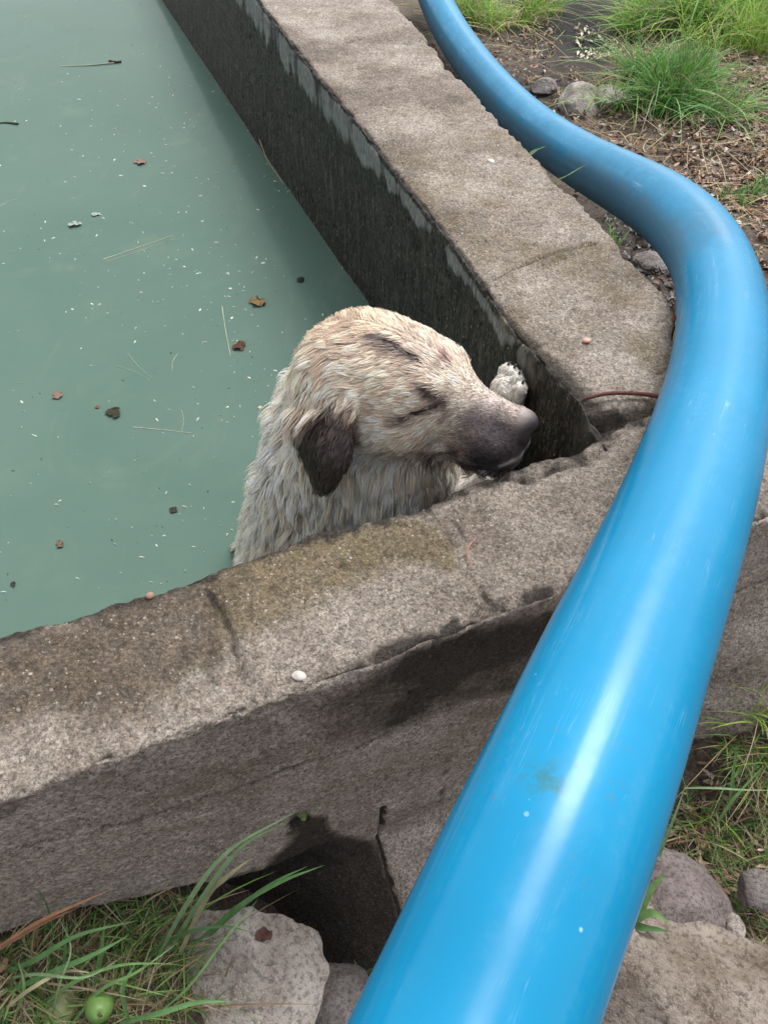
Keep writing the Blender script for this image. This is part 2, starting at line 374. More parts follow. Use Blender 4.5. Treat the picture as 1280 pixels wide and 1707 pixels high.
# ------------------------------------------------------------------ front wall
in1 = P1((0,1058),(40,1045),(130,1020),(240,986),(330,955),(400,925),(520,890),(640,860),(712,838),(760,815),(830,792),(900,765),(960,748),(985,731),(1005,722),(1060,700),(1105,676))
in1 = [np.array([-6, 0.0])] + in1 + [np.array([1.05, 0.01]), np.array([3.0, 0.0])]
ou1 = P1((-120,1375),(0,1335),(170,1273),(330,1215),(480,1160),(540,1138),(600,1118),(680,1085),(760,1055),(850,1018),(950,985),(1280,864))
ou1 = [np.array([-6, ou1[0][1]])] + ou1 + [np.array([3.0, ou1[-1][1]])]
CR1 = [P1((345,985),(372,1020),(385,1060),(405,1135)), P1((715,845),(745,885),(760,910),(790,970),(818,1006)),
       P1((760,870),(785,905),(800,960)), P1((830,795),(880,800),(930,778),(985,768),(1010,745))]
TOPD1 = P1((-60,1080),(240,985),(520,890),(712,838),(760,890),(745,960),(640,950),(560,990),(420,1080),(330,1130),(230,1180),(100,1200),(-60,1270))
OLV1a = P1((330,970),(520,895),(700,845),(745,900),(735,950),(640,935),(560,975),(450,1040),(370,1040))
BRN1 = P1((-60,1090),(240,1000),(330,985),(350,1080),(230,1160),(100,1190),(-60,1250))
PAL1 = P1((-60,1260),(100,1215),(330,1140),(560,1010),(700,1000),(780,1010),(640,1095),(480,1150),(330,1205),(170,1262),(-60,1340))
PIT1 = P1((340,1000),(365,1010),(392,1060),(408,1135),(375,1138),(352,1090))
GRV1 = P1((720,850),(790,830),(860,900),(840,930),(800,950),(760,905))
BAND1 = FA((470,1165),(600,1110),(700,1060),(960,970),(1000,1075),(880,1130),(720,1172),(650,1205),(570,1240),(520,1225))
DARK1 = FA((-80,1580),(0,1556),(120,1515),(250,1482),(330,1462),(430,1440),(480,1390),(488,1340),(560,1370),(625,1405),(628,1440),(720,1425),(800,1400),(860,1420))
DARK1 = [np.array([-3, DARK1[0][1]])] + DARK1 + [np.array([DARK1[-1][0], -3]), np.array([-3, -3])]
SEAM1 = FA((-80,1448),(0,1420),(170,1380),(340,1315),(430,1288),(500,1257),(600,1225),(700,1175))
SEAM1b = FA((180,1445),(300,1405),(430,1372))
CRK1 = FA((630,1328),(629,1380),(625,1432))
DRIP1 = FA((742,1188),(737,1260),(722,1385)); HOLE1 = face1(492, 1358)
def ob1(s, z):
    """the footing spreads outwards below the beam, and the right-hand stretch leans out"""
    mid = sstep(0.05, 0.3, s) * (1 - sstep(0.75, 1.0, s)); k = sstep(0.8, 1.15, s)
    return -(np.maximum(0, -z - 0.60) * 0.9 * mid + np.maximum(0, -z - 0.18) * 0.55 * k)
def relief1(s, v, z, Z):
    d = np.zeros_like(s); T = Z == 1; O_ = Z == 2
    Pt = np.stack([s[T], v[T]], 1); dd = np.zeros(T.sum())
    for c, wd, dp in zip(CR1, (0.004, 0.004, 0.003, 0.006), (0.005, 0.005, 0.003, 0.009)):
        wob = fbm(np.c_[Pt, np.zeros(len(Pt))], 70, 2, 3) * 0.003
        dd -= dp * np.exp(-((segdist(Pt, c) + wob) / wd) ** 2)
    dd -= 0.006 * softpoly(Pt, PIT1, 0.006)
    dd -= 0.0035 * softpoly(Pt, GRV1, 0.012)
    d[T] = dd
    Pf = np.stack([s[O_], z[O_]], 1); dd = np.zeros(O_.sum())
    sz = interp(SEAM1, Pf[:, 0]) + fbm(np.c_[Pf[:, 0], Pf[:, 0] * 0, Pf[:, 0] * 0], 25, 3, 2) * 0.004
    dd += 0.004 * sstep(0.003, -0.003, Pf[:, 1] - sz) + 0.0008 * np.exp(-((Pf[:, 1] - sz) / 0.003) ** 2)
    dd -= 0.003 * np.exp(-(segdist(Pf, SEAM1b) / 0.003) ** 2) + 0.012 * np.exp(-(segdist(Pf, CRK1) / 0.004) ** 2)
    dd -= 0.04 * np.exp(-((np.hypot(*(Pf - HOLE1).T)) / 0.014) ** 4)
    # recess under the beam
    bz = interp(DARK1[1:7], Pf[:, 0])
    rec = sstep(0.0, -0.02, Pf[:, 1] - bz - fbm(np.c_[Pf, Pf[:, 0] * 0], 14, 3, 8) * 0.012) * sstep(0.33, 0.2, Pf[:, 0])
    dd -= 0.06 * rec
    dd += 0.03 * fbm(np.c_[Pf, Pf[:, 0] * 0], 7, 4, 12) * sstep(-0.4, -0.6, Pf[:, 1])
    d[O_] = dd
    return d
def stain1(s, v, z, Z, P):
    st = np.zeros((len(s), 4)); T = Z == 1; O_ = Z == 2
    n = fbm(P, 16, 4, 40); n2 = fbm(P, 50, 3, 41)
    wa_ = fbm(P[T], 7, 3, 48) * 0.03; wb_ = fbm(P[T], 8, 3, 49) * 0.025
    Pt = np.stack([s[T] + n[T] * 0.012 + wa_, v[T] + n2[T] * 0.008 + wb_], 1); Pc = np.stack([s[T], v[T]], 1)
    vi = interp(in1, s); vo = interp(ou1, s)
    R_, G_, B_, A_ = [np.zeros(T.sum()) for _ in range(4)]
    G_ = 0.6 * softpoly(Pt, TOPD1, 0.03) + 0.55 * softpoly(Pt, OLV1a, 0.025)
    A_ = 0.85 * softpoly(Pt, BRN1, 0.04) + 0.38 * softpoly(Pt, TOPD1, 0.03) + 0.15 + 0.3 * fbm(P[T], 5, 3, 50)
    B_ = 0.45 * softpoly(Pt, PAL1, 0.03)
    A_ += 0.5 * softpoly(Pt, PIT1, 0.006) + 0.45 * softpoly(Pt, GRV1, 0.01)
    for c in CR1[:3]: R_ = np.maximum(R_, (0.35 + 0.9 * n2[T]) * np.exp(-(segdist(Pc, c) / 0.006) ** 2))
    R_ = np.maximum(R_, (0.55 + 0.9 * n2[T]) * np.exp(-(segdist(Pc, CR1[3]) / 0.008) ** 2))
    di = vi[T] - v[T]; do = v[T] - vo[T]
    R_ = np.maximum(R_, (0.66 + 0.7 * n2[T]) * np.exp(-(di / 0.020) ** 2))
    k = sstep(0.28, 0.42, s[T])
    R_ = np.maximum(R_, k * (0.62 + 0.9 * n2[T] + 0.4 * n[T]) * np.exp(-(do / 0.022) ** 2))
    kc = (0.8 + 0.8 * n2[T]) * np.exp(-((s[T] - 0.80) / 0.08) ** 2) * np.exp(-(di / 0.045) ** 2); R_ = np.maximum(R_, 0.85 * kc)
    A_ = np.maximum(A_, 0.4 * sstep(0.74, 0.86, s[T]) + 0.2 * n[T])
    st[T] = np.stack([R_, G_, B_, A_], 1)
    Pf = np.stack([s[O_] + n2[O_] * 0.006, z[O_] + n[O_] * 0.006], 1)
    R_ = (0.62 + 0.5 * fbm(P[O_], 12, 4, 54)) * softpoly(Pf, BAND1, 0.03) * sstep(0.22, 0.45, Pf[:, 0])
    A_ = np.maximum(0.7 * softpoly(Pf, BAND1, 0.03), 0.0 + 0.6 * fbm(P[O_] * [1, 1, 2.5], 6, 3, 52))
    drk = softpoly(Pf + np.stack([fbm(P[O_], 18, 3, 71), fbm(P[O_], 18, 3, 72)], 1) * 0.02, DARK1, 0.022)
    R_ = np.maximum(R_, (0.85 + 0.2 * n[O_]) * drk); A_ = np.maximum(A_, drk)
    R_ = np.maximum(R_, 0.55 * np.exp(-(np.abs(Pf[:, 1] - interp(SEAM1, Pf[:, 0]) - 0.001) / 0.0035) ** 2))
    R_ = np.maximum(R_, 0.9 * np.exp(-(segdist(Pf, CRK1) / 0.004) ** 2))
    R_ = np.maximum(R_, (0.35 + 0.4 * n2[O_]) * np.exp(-(segdist(Pf, DRIP1) / 0.011) ** 2))
    R_ = np.maximum(R_, 1.0 * np.exp(-(np.hypot(*(Pf - HOLE1).T) / 0.018) ** 4))
    R_ = np.maximum(R_, 0.45 * softpoly(Pf, FA((0,1335),(60,1320),(40,1350),(0,1370),(-90,1390),(-90,1360)), 0.006) + 0)
    rt = sstep(0.8, 1.1, Pf[:, 0]); A_ = np.maximum(A_ * (1 - rt), rt * (0.15 + 1.0 * sstep(-0.2, -0.6, Pf[:, 1]) * 0.4 + 0.3 * n[O_]))
    B_ = (0.85 + 0.8 * fbm(P[O_] * [1, 1, 3], 5, 3, 53)) * (1 - drk)  # face colour lightened to offset its shade, the sun being behind the wall
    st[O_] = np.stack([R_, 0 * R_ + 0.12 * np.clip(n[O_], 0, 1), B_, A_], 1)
    return st
s1 = np.concatenate([np.linspace(-5, -0.35, 30)[:-1], np.arange(-0.35, 1.0, 0.0034), np.linspace(1.0, 1.6, 90), np.linspace(1.62, 3, 14)])
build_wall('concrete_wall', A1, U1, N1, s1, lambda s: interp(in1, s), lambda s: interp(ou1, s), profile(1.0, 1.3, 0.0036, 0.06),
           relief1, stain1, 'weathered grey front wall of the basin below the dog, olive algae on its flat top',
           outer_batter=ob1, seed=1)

# ------------------------------------------------------------------ side wall
in2 = P2((985,715),(968,672),(930,635),(900,600),(860,560),(820,502),(770,430),(720,365),(660,290),(600,210),(540,140),(490,78),(430,0))
in2 = [np.array([-0.3, in2[0][1] + 0.01])] + in2 + [np.array([9, 0])]
ou2 = P2((1128,560),(1125,520),(1110,490),(1060,440),(1000,370),(960,330),(930,300),(890,258),(850,215),(812,180),(800,165),(770,130),(745,112),(738,95),(700,50),(655,0))
ou2 = [np.array([-0.3, ou2[0][1]])] + ou2 + [np.array([9, ou2[-1][1] + 0.02])]
LINE2 = P2((805,478),(850,452),(900,432),(950,418),(995,405)); LINE2b = P2((520,86),(560,75),(612,60))
LINE2c = P2((780,412),(870,375),(915,340),(935,318)); SCR2 = [P2((795,290),(830,280),(850,272)), P2((690,258),(720,243),(745,230))]
_u0 = loc2(990, 706)[0]
def relief2(s, v, z, Z):
    d = np.zeros_like(s); T = Z == 1; Pt = np.stack([s[T], v[T]], 1)
    wob = fbm(np.c_[Pt, Pt[:, 0] * 0], 55, 3, 3) * 0.005
    dd = -0.005 * np.exp(-((segdist(Pt, LINE2) + wob) / 0.004) ** 2) + 0.004 * np.exp(-((segdist(Pt, LINE2) - 0.008) / 0.006) ** 2)
    dd -= 0.005 * np.exp(-((segdist(Pt, LINE2b) + wob) / 0.004) ** 2) + 0.0035 * np.exp(-(segdist(Pt, LINE2c) / 0.003) ** 2)
    for c in SCR2: dd -= 0.002 * np.exp(-(segdist(Pt, c) / 0.003) ** 2)
    dd -= 0.03 * sstep(0.018, 0.0, Pt[:, 0] - _u0 + wob) * sstep(0.30, 0.0, Pt[:, 1])
    d[T] = dd; return d
def stain2(s, v, z, Z, P):
    st = np.zeros((len(s), 4)); T = Z == 1; O_ = Z == 2; I_ = Z == 0
    n = fbm(P, 14, 4, 60); n2 = fbm(P, 45, 4, 61); n3 = fbm(P * np.array([1, 1, 0.25]), 20, 4, 62)
    vi = interp(in2, s); vo = interp(ou2, s)
    Pt = np.stack([s[T], v[T]], 1); di = v[T] - vi[T]; do = vo[T] - v[T]
    wdt = 0.012 + 0.03 * sstep(0.4, 0.05, s[T])
    R_ = (0.85 + 0.5 * n2[T]) * np.exp(-(di / wdt) ** 2)
    R_ = np.maximum(R_, 0.5 * np.exp(-(segdist(Pt, LINE2) / 0.004) ** 2)); R_ = np.maximum(R_, 0.7 * np.exp(-(segdist(Pt, LINE2b) / 0.004) ** 2))
    for c in SCR2: R_ = np.maximum(R_, 0.5 * np.exp(-(segdist(Pt, c) / 0.003) ** 2))
    R_ = np.maximum(R_, 0.75 * sstep(0.045, 0.01, Pt[:, 0] - _u0 + n2[T] * 0.02) * sstep(0.16, 0.03, di))
    R_ = np.maximum(R_, 0.4 * np.exp(-(do / 0.012) ** 2) * (0.6 + n2[T]))
    G_ = 0.38 + 1.0 * n[T] ; G_ = np.clip(G_, 0, 1) * sstep(1.3, 0.9, s[T])
    G_ = np.maximum(G_, 0.6 * np.exp(-(np.hypot(Pt[:, 0] - 0.55, (di - 0.05)) / 0.12) ** 2))
    A_ = np.clip(0.28 + 1.3 * fbm(P[T], 6, 4, 77) + 0.3 * sstep(0.12, 0.0, di), 0, 0.85)
    B_ = 0.45 * sstep(0.8, 1.6, s[T]) + 0.3 * n2[T]
    st[T] = np.stack([R_, G_, B_, A_], 1)
    # inner face: R pale plaster, G buff patches
    zz = -z[I_]; ss = s[I_]
    wd = 0.055 + 0.075 * sstep(0.6, 1.5, ss) + 0.05 * n3[I_]
    pale = sstep(wd, wd * 0.45, zz) * sstep(0.004, 0.02, zz) * (0.55 + 0.6 * n3[I_] + 0.15 * sstep(0.5, 1.2, ss)) * sstep(0.10, 0.3, ss)
    buff = sstep(0.12, 0.05, zz) * (0.35 + 0.9 * n[I_]) * sstep(0.7, 0.45, ss) * sstep(0.1, 0.2, ss)
    st[I_, 0] = pale * 1.1; st[I_, 1] = buff
    st[O_, 3] = 0.5 + 0.4 * n[O_]; st[O_, 0] = 0.25 + 0.5 * n2[O_]
    return st
_wl = [(loc2(x, y, WZ)) for x, y in ((270,0),(350,120),(430,240),(520,370),(600,490))]
_ku = [p[0] for p in _wl][::-1]; _kv = [p[1] for p in _wl][::-1]
def ib2(s, z): return np.interp(s, _ku, _kv) * np.clip(-z / -WZ, 0, 1.6)
s2 = np.concatenate([np.arange(_u0 - 0.075, 0.9, 0.0038), np.arange(0.9, 2.6, 0.008), np.linspace(2.65, 9, 40)])
build_wall('concrete_wall', A2, U2, N2, s2, lambda s: interp(in2, s), lambda s: interp(ou2, s), profile(0.75, 0.8, 0.005),
           relief2, stain2, 'side wall of the basin running back beside the pipe, black algae on its inner face',
           inner_batter=ib2, seed=2, chip=0.009)

# ------------------------------------------------------------------ water
mid1 = lambda s, o=-0.1: A1 + U1 * s + N1 * o
mid2 = lambda s, o=0.12: A2 + U2 * s + N2 * o
wp = [mid1(-5), mid1(0), mid1(0.9), mid2(0.1), mid2(1.0), mid2(8.5), np.array([-9.0, 9.0])]
me = bpy.data.meshes.new('water'); me.from_pydata([(p[0], p[1], WZ) for p in wp], [], [list(range(len(wp)))]); me.update()
obj('water', me, M_WAT, kind='structure')

# ------------------------------------------------------------------ ground outside the basin
GC = [(-80,1600,-.31),(0,1575,-.33),(250,1500,-.40),(0,1700,-.36),(200,1690,-.40),(370,1640,-.55),(430,1520,-.62),(480,1560,-.80),(480,1660,-.78),(600,1640,-.98),(560,1540,-.95),(700,1550,-.98),(1110,1440,-.66),(1150,1370,-.61),(1180,1310,-.565),(1215,1250,-.50),(1250,1170,-.42),(1280,1090,-.34),(1320,1000,-.25),
      (1280,1400,-.62),(1200,1400,-.64),(1280,1700,-.70),(1000,1700,-.78),(800,1600,-.86),
      (900,200,-.38),(1200,200,-.36),(1200,0,-.34),(760,20,-.42),(1050,440,-.38),(1280,450,-.34),(1000,350,-.36),(1100,120,-.32),(960,60,-.40)]
GP = np.array([[*atz(x, y, z)[:2], z] for x, y, z in GC])
GP = np.vstack([GP, [[-3, -1, -.4], [3, -1, -.7], [4, 2, -.4], [4, 6, -.35], [1, 7, -.4], [-4, -0.5, -.35], [0, -1.5, -.8]]])
def ground_z(x, y, detail=True):
    x = np.atleast_1d(np.asarray(x, float)); y = np.atleast_1d(np.asarray(y, float))
    d2 = (x[:, None] - GP[None, :, 0]) ** 2 + (y[:, None] - GP[None, :, 1]) ** 2
    wgt = 1 / (d2 + 0.002) ** 1.6
    z = (wgt * GP[None, :, 2]).sum(1) / wgt.sum(1)
    if detail:
        p = np.c_[x, y, 0 * x]; z = z + fbm(p, 7, 4, 90) * 0.022 + fbm(p, 35, 3, 91) * 0.008
    return z
def spread(a, b, c, d, st, g=1.35):
    x = list(np.arange(b, c, st)); k = st
    while x[-1] < d: k *= g; x.append(x[-1] + k)
    k = st
    while x[0] > a: k *= g; x.insert(0, x[0] - k)
    return np.array(x)
gx = spread(-60, -0.7, 2.4, 60, 0.014); gy = spread(-60, -0.05, 4.4, 60, 0.016)
GX, GY = np.meshgrid(gx, gy, indexing='ij'); gxy = np.c_[GX.ravel(), GY.ravel()]
gz = ground_z(gxy[:, 0], gxy[:, 1])
pool = [mid1(-60, -0.08), mid1(0.86, -0.08), mid2(0.02, 0.14), mid2(60, 0.14), np.array([-60, 60])]
ins = inpoly(gxy, pool); gz = np.where(ins, -1.35, gz)
n = fbm(np.c_[gxy, gz], 2.2, 4, 95); n2 = fbm(np.c_[gxy, gz], 9, 4, 96)
gc = np.array([0.085, 0.062, 0.046])[None] * (1 + 0.5 * n[:, None]) + np.array([0.10, 0.085, 0.07])[None] * np.clip(n2, 0, 1)[:, None]
gc[:, 1] += 0.02 * np.clip(n2 - 0.1, 0, 1)
# darker, wet mud around the far seep and down in the hollow in front of the wall
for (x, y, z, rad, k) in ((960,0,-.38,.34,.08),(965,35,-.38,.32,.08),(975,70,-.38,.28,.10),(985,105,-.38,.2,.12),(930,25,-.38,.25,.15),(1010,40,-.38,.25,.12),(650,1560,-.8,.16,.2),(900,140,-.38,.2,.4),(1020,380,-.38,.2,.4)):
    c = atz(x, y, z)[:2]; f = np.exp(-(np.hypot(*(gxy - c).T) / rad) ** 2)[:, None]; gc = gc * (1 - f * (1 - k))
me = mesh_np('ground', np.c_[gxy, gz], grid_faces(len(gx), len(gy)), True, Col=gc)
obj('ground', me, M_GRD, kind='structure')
def gpt(x, y):
    """photo point on the ground"""
    z = -0.5
    for _ in range(25):
        p = atz(x, y, z); z = 0.5 * z + 0.5 * float(ground_z(p[0], p[1])[0])
    return atz(x, y, z)

# ------------------------------------------------------------------ blue pipe
PC = [(640,2080,.42),(700,1930,.44),(787,1707,.494),(852,1550,.515),(917,1400,.545),(985,1240,.60),(1040,1090,.668),(1083,990,.73),(1122,900,.80),(1160,790,.885),(1188,700,.98),(1206,610,1.10),(1210,540,1.23),(1201,465,1.37),
      (1180,415,1.45),(1143,367,1.54),(1090,330,1.72),(1028,300,1.93),(975,273,2.14),(922,240,2.34),(870,200,2.56),(820,150,2.8),(775,90,3.05),(742,40,3.25),(722,0,3.4),(705,-60,3.7)]
pp = np.array([atd(*p) for p in PC])
for _ in range(2): pp[1:-1] = pp[1:-1] * 0.6 + 0.2 * (pp[:-2] + pp[2:])
def catmull(p, m):
    out = []
    q = np.vstack([2 * p[0] - p[1], p, 2 * p[-1] - p[-2]])
    for i in range(1, len(q) - 2):
        for t in np.linspace(0, 1, m, endpoint=False):
            a, b, c, d = q[i-1], q[i], q[i+1], q[i+2]
            out.append(0.5 * (2*b + (c-a)*t + (2*a-5*b+4*c-d)*t*t + (3*b-a-3*c+d)*t**3))
    out.append(q[-2]); return np.array(out)
def tube(path, rad, seg, squash=None):
    path = np.asarray(path); T = np.gradient(path, axis=0); T /= np.linalg.norm(T, axis=1)[:, None]
    up = np.array([0, 0, 1.0]); V = []; N_ = []
    rad = np.broadcast_to(rad, (len(path),))
    for i, (p, t) in enumerate(zip(path, T)):
        a = np.cross(t, up); a /= np.linalg.norm(a); b = np.cross(a, t)
        th = np.linspace(0, 2 * np.pi, seg, endpoint=False)
        nn = np.cos(th)[:, None] * a + np.sin(th)[:, None] * b
        V.append(p + nn * rad[i]); N_.append(nn)
    n_ = len(path); idx = np.arange(n_ * seg).reshape(n_, seg)
    f = np.stack([idx[:-1], np.roll(idx, -1, 1)[:-1], np.roll(idx, -1, 1)[1:], idx[1:]], -1).reshape(-1, 4)
    return np.vstack(V), f, np.vstack(N_)
path = catmull(pp, 22)
V, f, Nn = tube(path, 0.070, 72)
PR = (V - np.array([0, 0, CAMH]))
L = np.repeat(np.linspace(0, 1, len(path)), 72)
far = sstep(0.40, 0.62, L)
low = sstep(0.15, -0.55, Nn @ np.array([0.55, 0.1, 0.8]))
dust = far * (0.45 + 0.9 * low) * (0.75 + 0.6 * fbm(V, 6, 3, 5)) + 0.12
p0 = atd(1150, 420, 1.42); dust += 0.6 * np.exp(-(np.linalg.norm(V - p0, axis=1) / 0.09) ** 2) * (Nn[:, 0] < 0.2)
Vs = np.c_[L * 40, np.arctan2(Nn[:, 2], Nn[:, 0]) * 8, L * 0]
scr = sstep(0.62, 0.8, vnoise(Vs * np.array([0.35, 4.0, 1]), 5)) * sstep(0.28, 0.42, L) * 0.6 + 0.2 * sstep(0.6, 0.75, vnoise(Vs * np.array([0.2, 4, 1]), 8))
sm = np.zeros(len(V))
for (x, y, d, r_) in ((905,1292,.50,.013),(930,1305,.50,.010),(1050,1120,.60,.006),(885,1285,.50,.007),(940,1322,.5,.004)):
    c = np.array(min(V, key=lambda q: np.linalg.norm(np.cross(q - [0, 0, CAMH], ray(x, y) / np.linalg.norm(ray(x, y)))) + 0.3 * np.linalg.norm(q - [0, 0, CAMH])))
    sm = np.maximum(sm, np.exp(-(np.linalg.norm((V - c), axis=1) / r_) ** 2))
me = mesh_np('water_pipe', V, f, True, Dust=np.c_[np.clip(dust, 0, 1), np.clip(scr, 0, 1), sm])
uvl = me.uv_layers.new(name='UVMap'); _vi = np.zeros(len(me.loops), np.int32); me.loops.foreach_get('vertex_index', _vi)
_uv = np.c_[L[_vi] * 3.5, (_vi % 72) / 72.0]
_uv[:, 1] += ((_vi % 72) == 0) * np.repeat(((_vi.reshape(-1, 4) % 72) == 71).any(1), 4)
uvl.data.foreach_set('uv', _uv.astype(np.float32).ravel())
obj('water_pipe', me, M_PIPE, label='thick glossy blue plastic pipe bending over the corner of the concrete basin', category='pipe')

# ------------------------------------------------------------------ the dog
from mathutils.bvhtree import BVHTree
HC = np.array([0.0615, 0.872, 0.066]); HS = 1.116
def rotm(y, p, r):
    return np.array(Matrix.Rotation(y, 3, 'Z') @ Matrix.Rotation(p, 3, 'Y') @ Matrix.Rotation(r, 3, 'X'))
HR = rotm(-0.47, -0.09, -0.03)
def h2w(p): return HC + HS * (HR @ np.asarray(p, float))
def w2h(P): return ((P - HC) @ HR) / HS
def ell(p, c, r, Rm=None):
    q = p - np.asarray(c, np.float32)
    if Rm is not None: q = q @ Rm.astype(np.float32)
    r = np.asarray(r, np.float32); k0 = np.linalg.norm(q / r, axis=1); k1 = np.linalg.norm(q / (r * r), axis=1) + 1e-9
    return k0 * (k0 - 1) / k1
def cone(p, a, b, ra, rb, sc=None):
    a = np.asarray(a, np.float32); b = np.asarray(b, np.float32)
    if sc is not None: sc = np.asarray(sc, np.float32); p = p * sc; a = a * sc; b = b * sc
    ab = b - a; h = np.clip(((p - a) @ ab) / (ab @ ab), 0, 1)
    return np.linalg.norm(p - a - h[:, None] * ab, axis=1) - (ra + (rb - ra) * h)
def smin(a, b, k):
    h = np.clip(0.5 + 0.5 * (b - a) / k, 0, 1); return b + (a - b) * h - k * h * (1 - h)
EAR = []
for sd_ in (-1, 1):
    base = np.array([-0.092, sd_ * 0.072, 0.006]); tip = np.array([-0.108, sd_ * 0.137, -0.100])
    e1 = (tip - base) / np.linalg.norm(tip - base); nrm = np.array([-0.10, sd_ * 0.80, 0.60]); nrm -= e1 * (nrm @ e1); nrm /= np.linalg.norm(nrm)
    EAR.append((base, tip, np.stack([e1, np.cross(nrm, e1), nrm], 1)))
def ear_d(h, k):
    base, tip, Rm = EAR[k]; q = (h - base.astype(np.float32)) @ Rm.astype(np.float32)
    Ls = np.linalg.norm(tip - base)
    q = q.copy(); q[:, 2] += 0.9 * q[:, 0] ** 2 - 0.010 * np.sin(q[:, 1] * 45) ; q[:, 2] *= 3.6
    d = cone(q, (0.004, 0, 0), (Ls * 0.50, -0.004, 0), 0.040, 0.050)
    d = smin(d, cone(q, (Ls * 0.5, -0.002, 0), (Ls * 0.78, 0.006, 0), 0.046, 0.028), 0.014)
    return d * 0.6
def head_sdf(h):
    ay = np.stack([h[:, 0], np.abs(h[:, 1]), h[:, 2]], 1)
    d = ell(h, (-0.070, 0, 0.010), (0.098, 0.078, 0.070))
    d = smin(d, ell(h, (-0.010, 0, 0.010), (0.070, 0.060, 0.046)), 0.03)
    d = smin(d, ell(ay, (-0.045, 0.046, -0.028), (0.066, 0.034, 0.048)), 0.02)
    d = smin(d, cone(h, (0.030, 0, -0.018), (0.112, 0, -0.038), 0.038, 0.026), 0.03)
    d = smin(d, cone(h, (0.020, 0, 0.012), (0.130, 0, -0.014), 0.025, 0.012), 0.014)
    d = smin(d, ell(ay, (0.085, 0.020, -0.056), (0.050, 0.018, 0.033)), 0.012)      # flews
    d = smin(d, cone(h, (0.0, 0, -0.060), (0.106, 0, -0.084), 0.032, 0.015), 0.012)     # lower jaw
    d = smin(d, ell(ay, (0.014, 0.034, 0.033), (0.024, 0.015, 0.013)), 0.012)       # brows
    d = smin(d, ell(h, (0.130, 0, -0.014), (0.019, 0.0155, 0.012)), 0.016)           # nose
    d = smin(d, ell(h, (0.122, 0, -0.036), (0.017, 0.015, 0.020)), 0.012)
    d = smin(d, ell(ay, (0.108, 0.013, -0.060), (0.028, 0.015, 0.024)), 0.010)
    d = smin(d, ell(h, (0.116, 0, -0.058), (0.017, 0.015, 0.018)), 0.010)
    # eye hollows, nostrils, mouth line
    d = -smin(-d, cone(ay, (0.006, 0.056, 0.006), (0.036, 0.042, 0.010), 0.006, 0.007), 0.006)
    d = smin(d, cone(ay, (0.000, 0.052, 0.016), (0.034, 0.043, 0.022), 0.006, 0.006), 0.006)  # upper lid
    d = smin(d, cone(ay, (0.004, 0.053, -0.004), (0.034, 0.041, 0.000), 0.005, 0.005), 0.006)  # lower lid
    d = -smin(-d, cone(ay, (0.151, 0.009, -0.018), (0.141, 0.017, -0.024), 0.0045, 0.003), 0.002)
    ml = np.minimum(cone(ay, (0.000, 0.050, -0.062), (0.060, 0.040, -0.082), 0.0035, 0.0035),
                    cone(ay, (0.060, 0.040, -0.082), (0.122, 0.022, -0.078), 0.0035, 0.0035))
    d = -smin(-d, ml, 0.003)
    for k in (0, 1): d = smin(d, ear_d(h, k), 0.010)
    return d * HS
PAW = {'near': (np.array([0.198, 0.838, -0.125]), np.array([0.62, -0.20, 0.40])),
       'far': (np.array([0.212, 1.050, -0.105]), np.array([0.22, 0.12, 0.95]))}
def paw_d(P, c, ax, side):
    ax = ax / np.linalg.norm(ax)
    d = cone(P, c - ax * 0.02, c + ax * 0.022, 0.033, 0.030)
    for k in range(4):
        o = side * (k - 1.5) * 0.018; e = 0.058 - 0.007 * abs(k - 1.5)
        d = smin(d, cone(P, c + o * 0.8 + ax * 0.02, c + o + ax * e, 0.0125, 0.0105), 0.003)
    return d
def body_sdf(P):
    d = HS * 0 + head_sdf(((P - HC.astype(np.float32)) @ HR.astype(np.float32)) / HS)
    n = cone(P, (-0.032, 0.930, 0.03), (-0.052, 0.96, -0.20), 0.092, 0.138)
    n = smin(n, cone(P, (-0.058, 0.985, -0.14), (-0.105, 1.01, -0.62), 0.125, 0.225), 0.06)
    n = smin(n, cone(P, (0.03, 0.90, -0.06), (0.015, 0.95, -0.50), 0.064, 0.130), 0.05)    # throat and chest
    n = smin(n, ell(P, (-0.13, 1.03, -0.40), (0.10, 0.12, 0.18)), 0.05)                    # shoulder
    d = smin(d, n, 0.035)
    legn = np.minimum(cone(P, (0.02, 0.93, -0.42), (0.105, 0.895, -0.26), 0.06, 0.042), cone(P, (0.105, 0.895, -0.26), (0.168, 0.832, -0.098), 0.040, 0.031))
    legf = np.minimum(cone(P, (0.02, 1.08, -0.45), (0.155, 1.045, -0.30), 0.06, 0.038), cone(P, (0.155, 1.045, -0.30), (0.207, 1.045, -0.13), 0.034, 0.027))
    legn = smin(legn, paw_d(P, *PAW['near'], np.array([0.25, 0.85, 0.2])), 0.012)
    legf = smin(legf, paw_d(P, *PAW['far'], np.array([0.35, -0.93, 0.0])), 0.012)
    d = smin(d, legn, 0.03); d = smin(d, legf, 0.03)
    return d
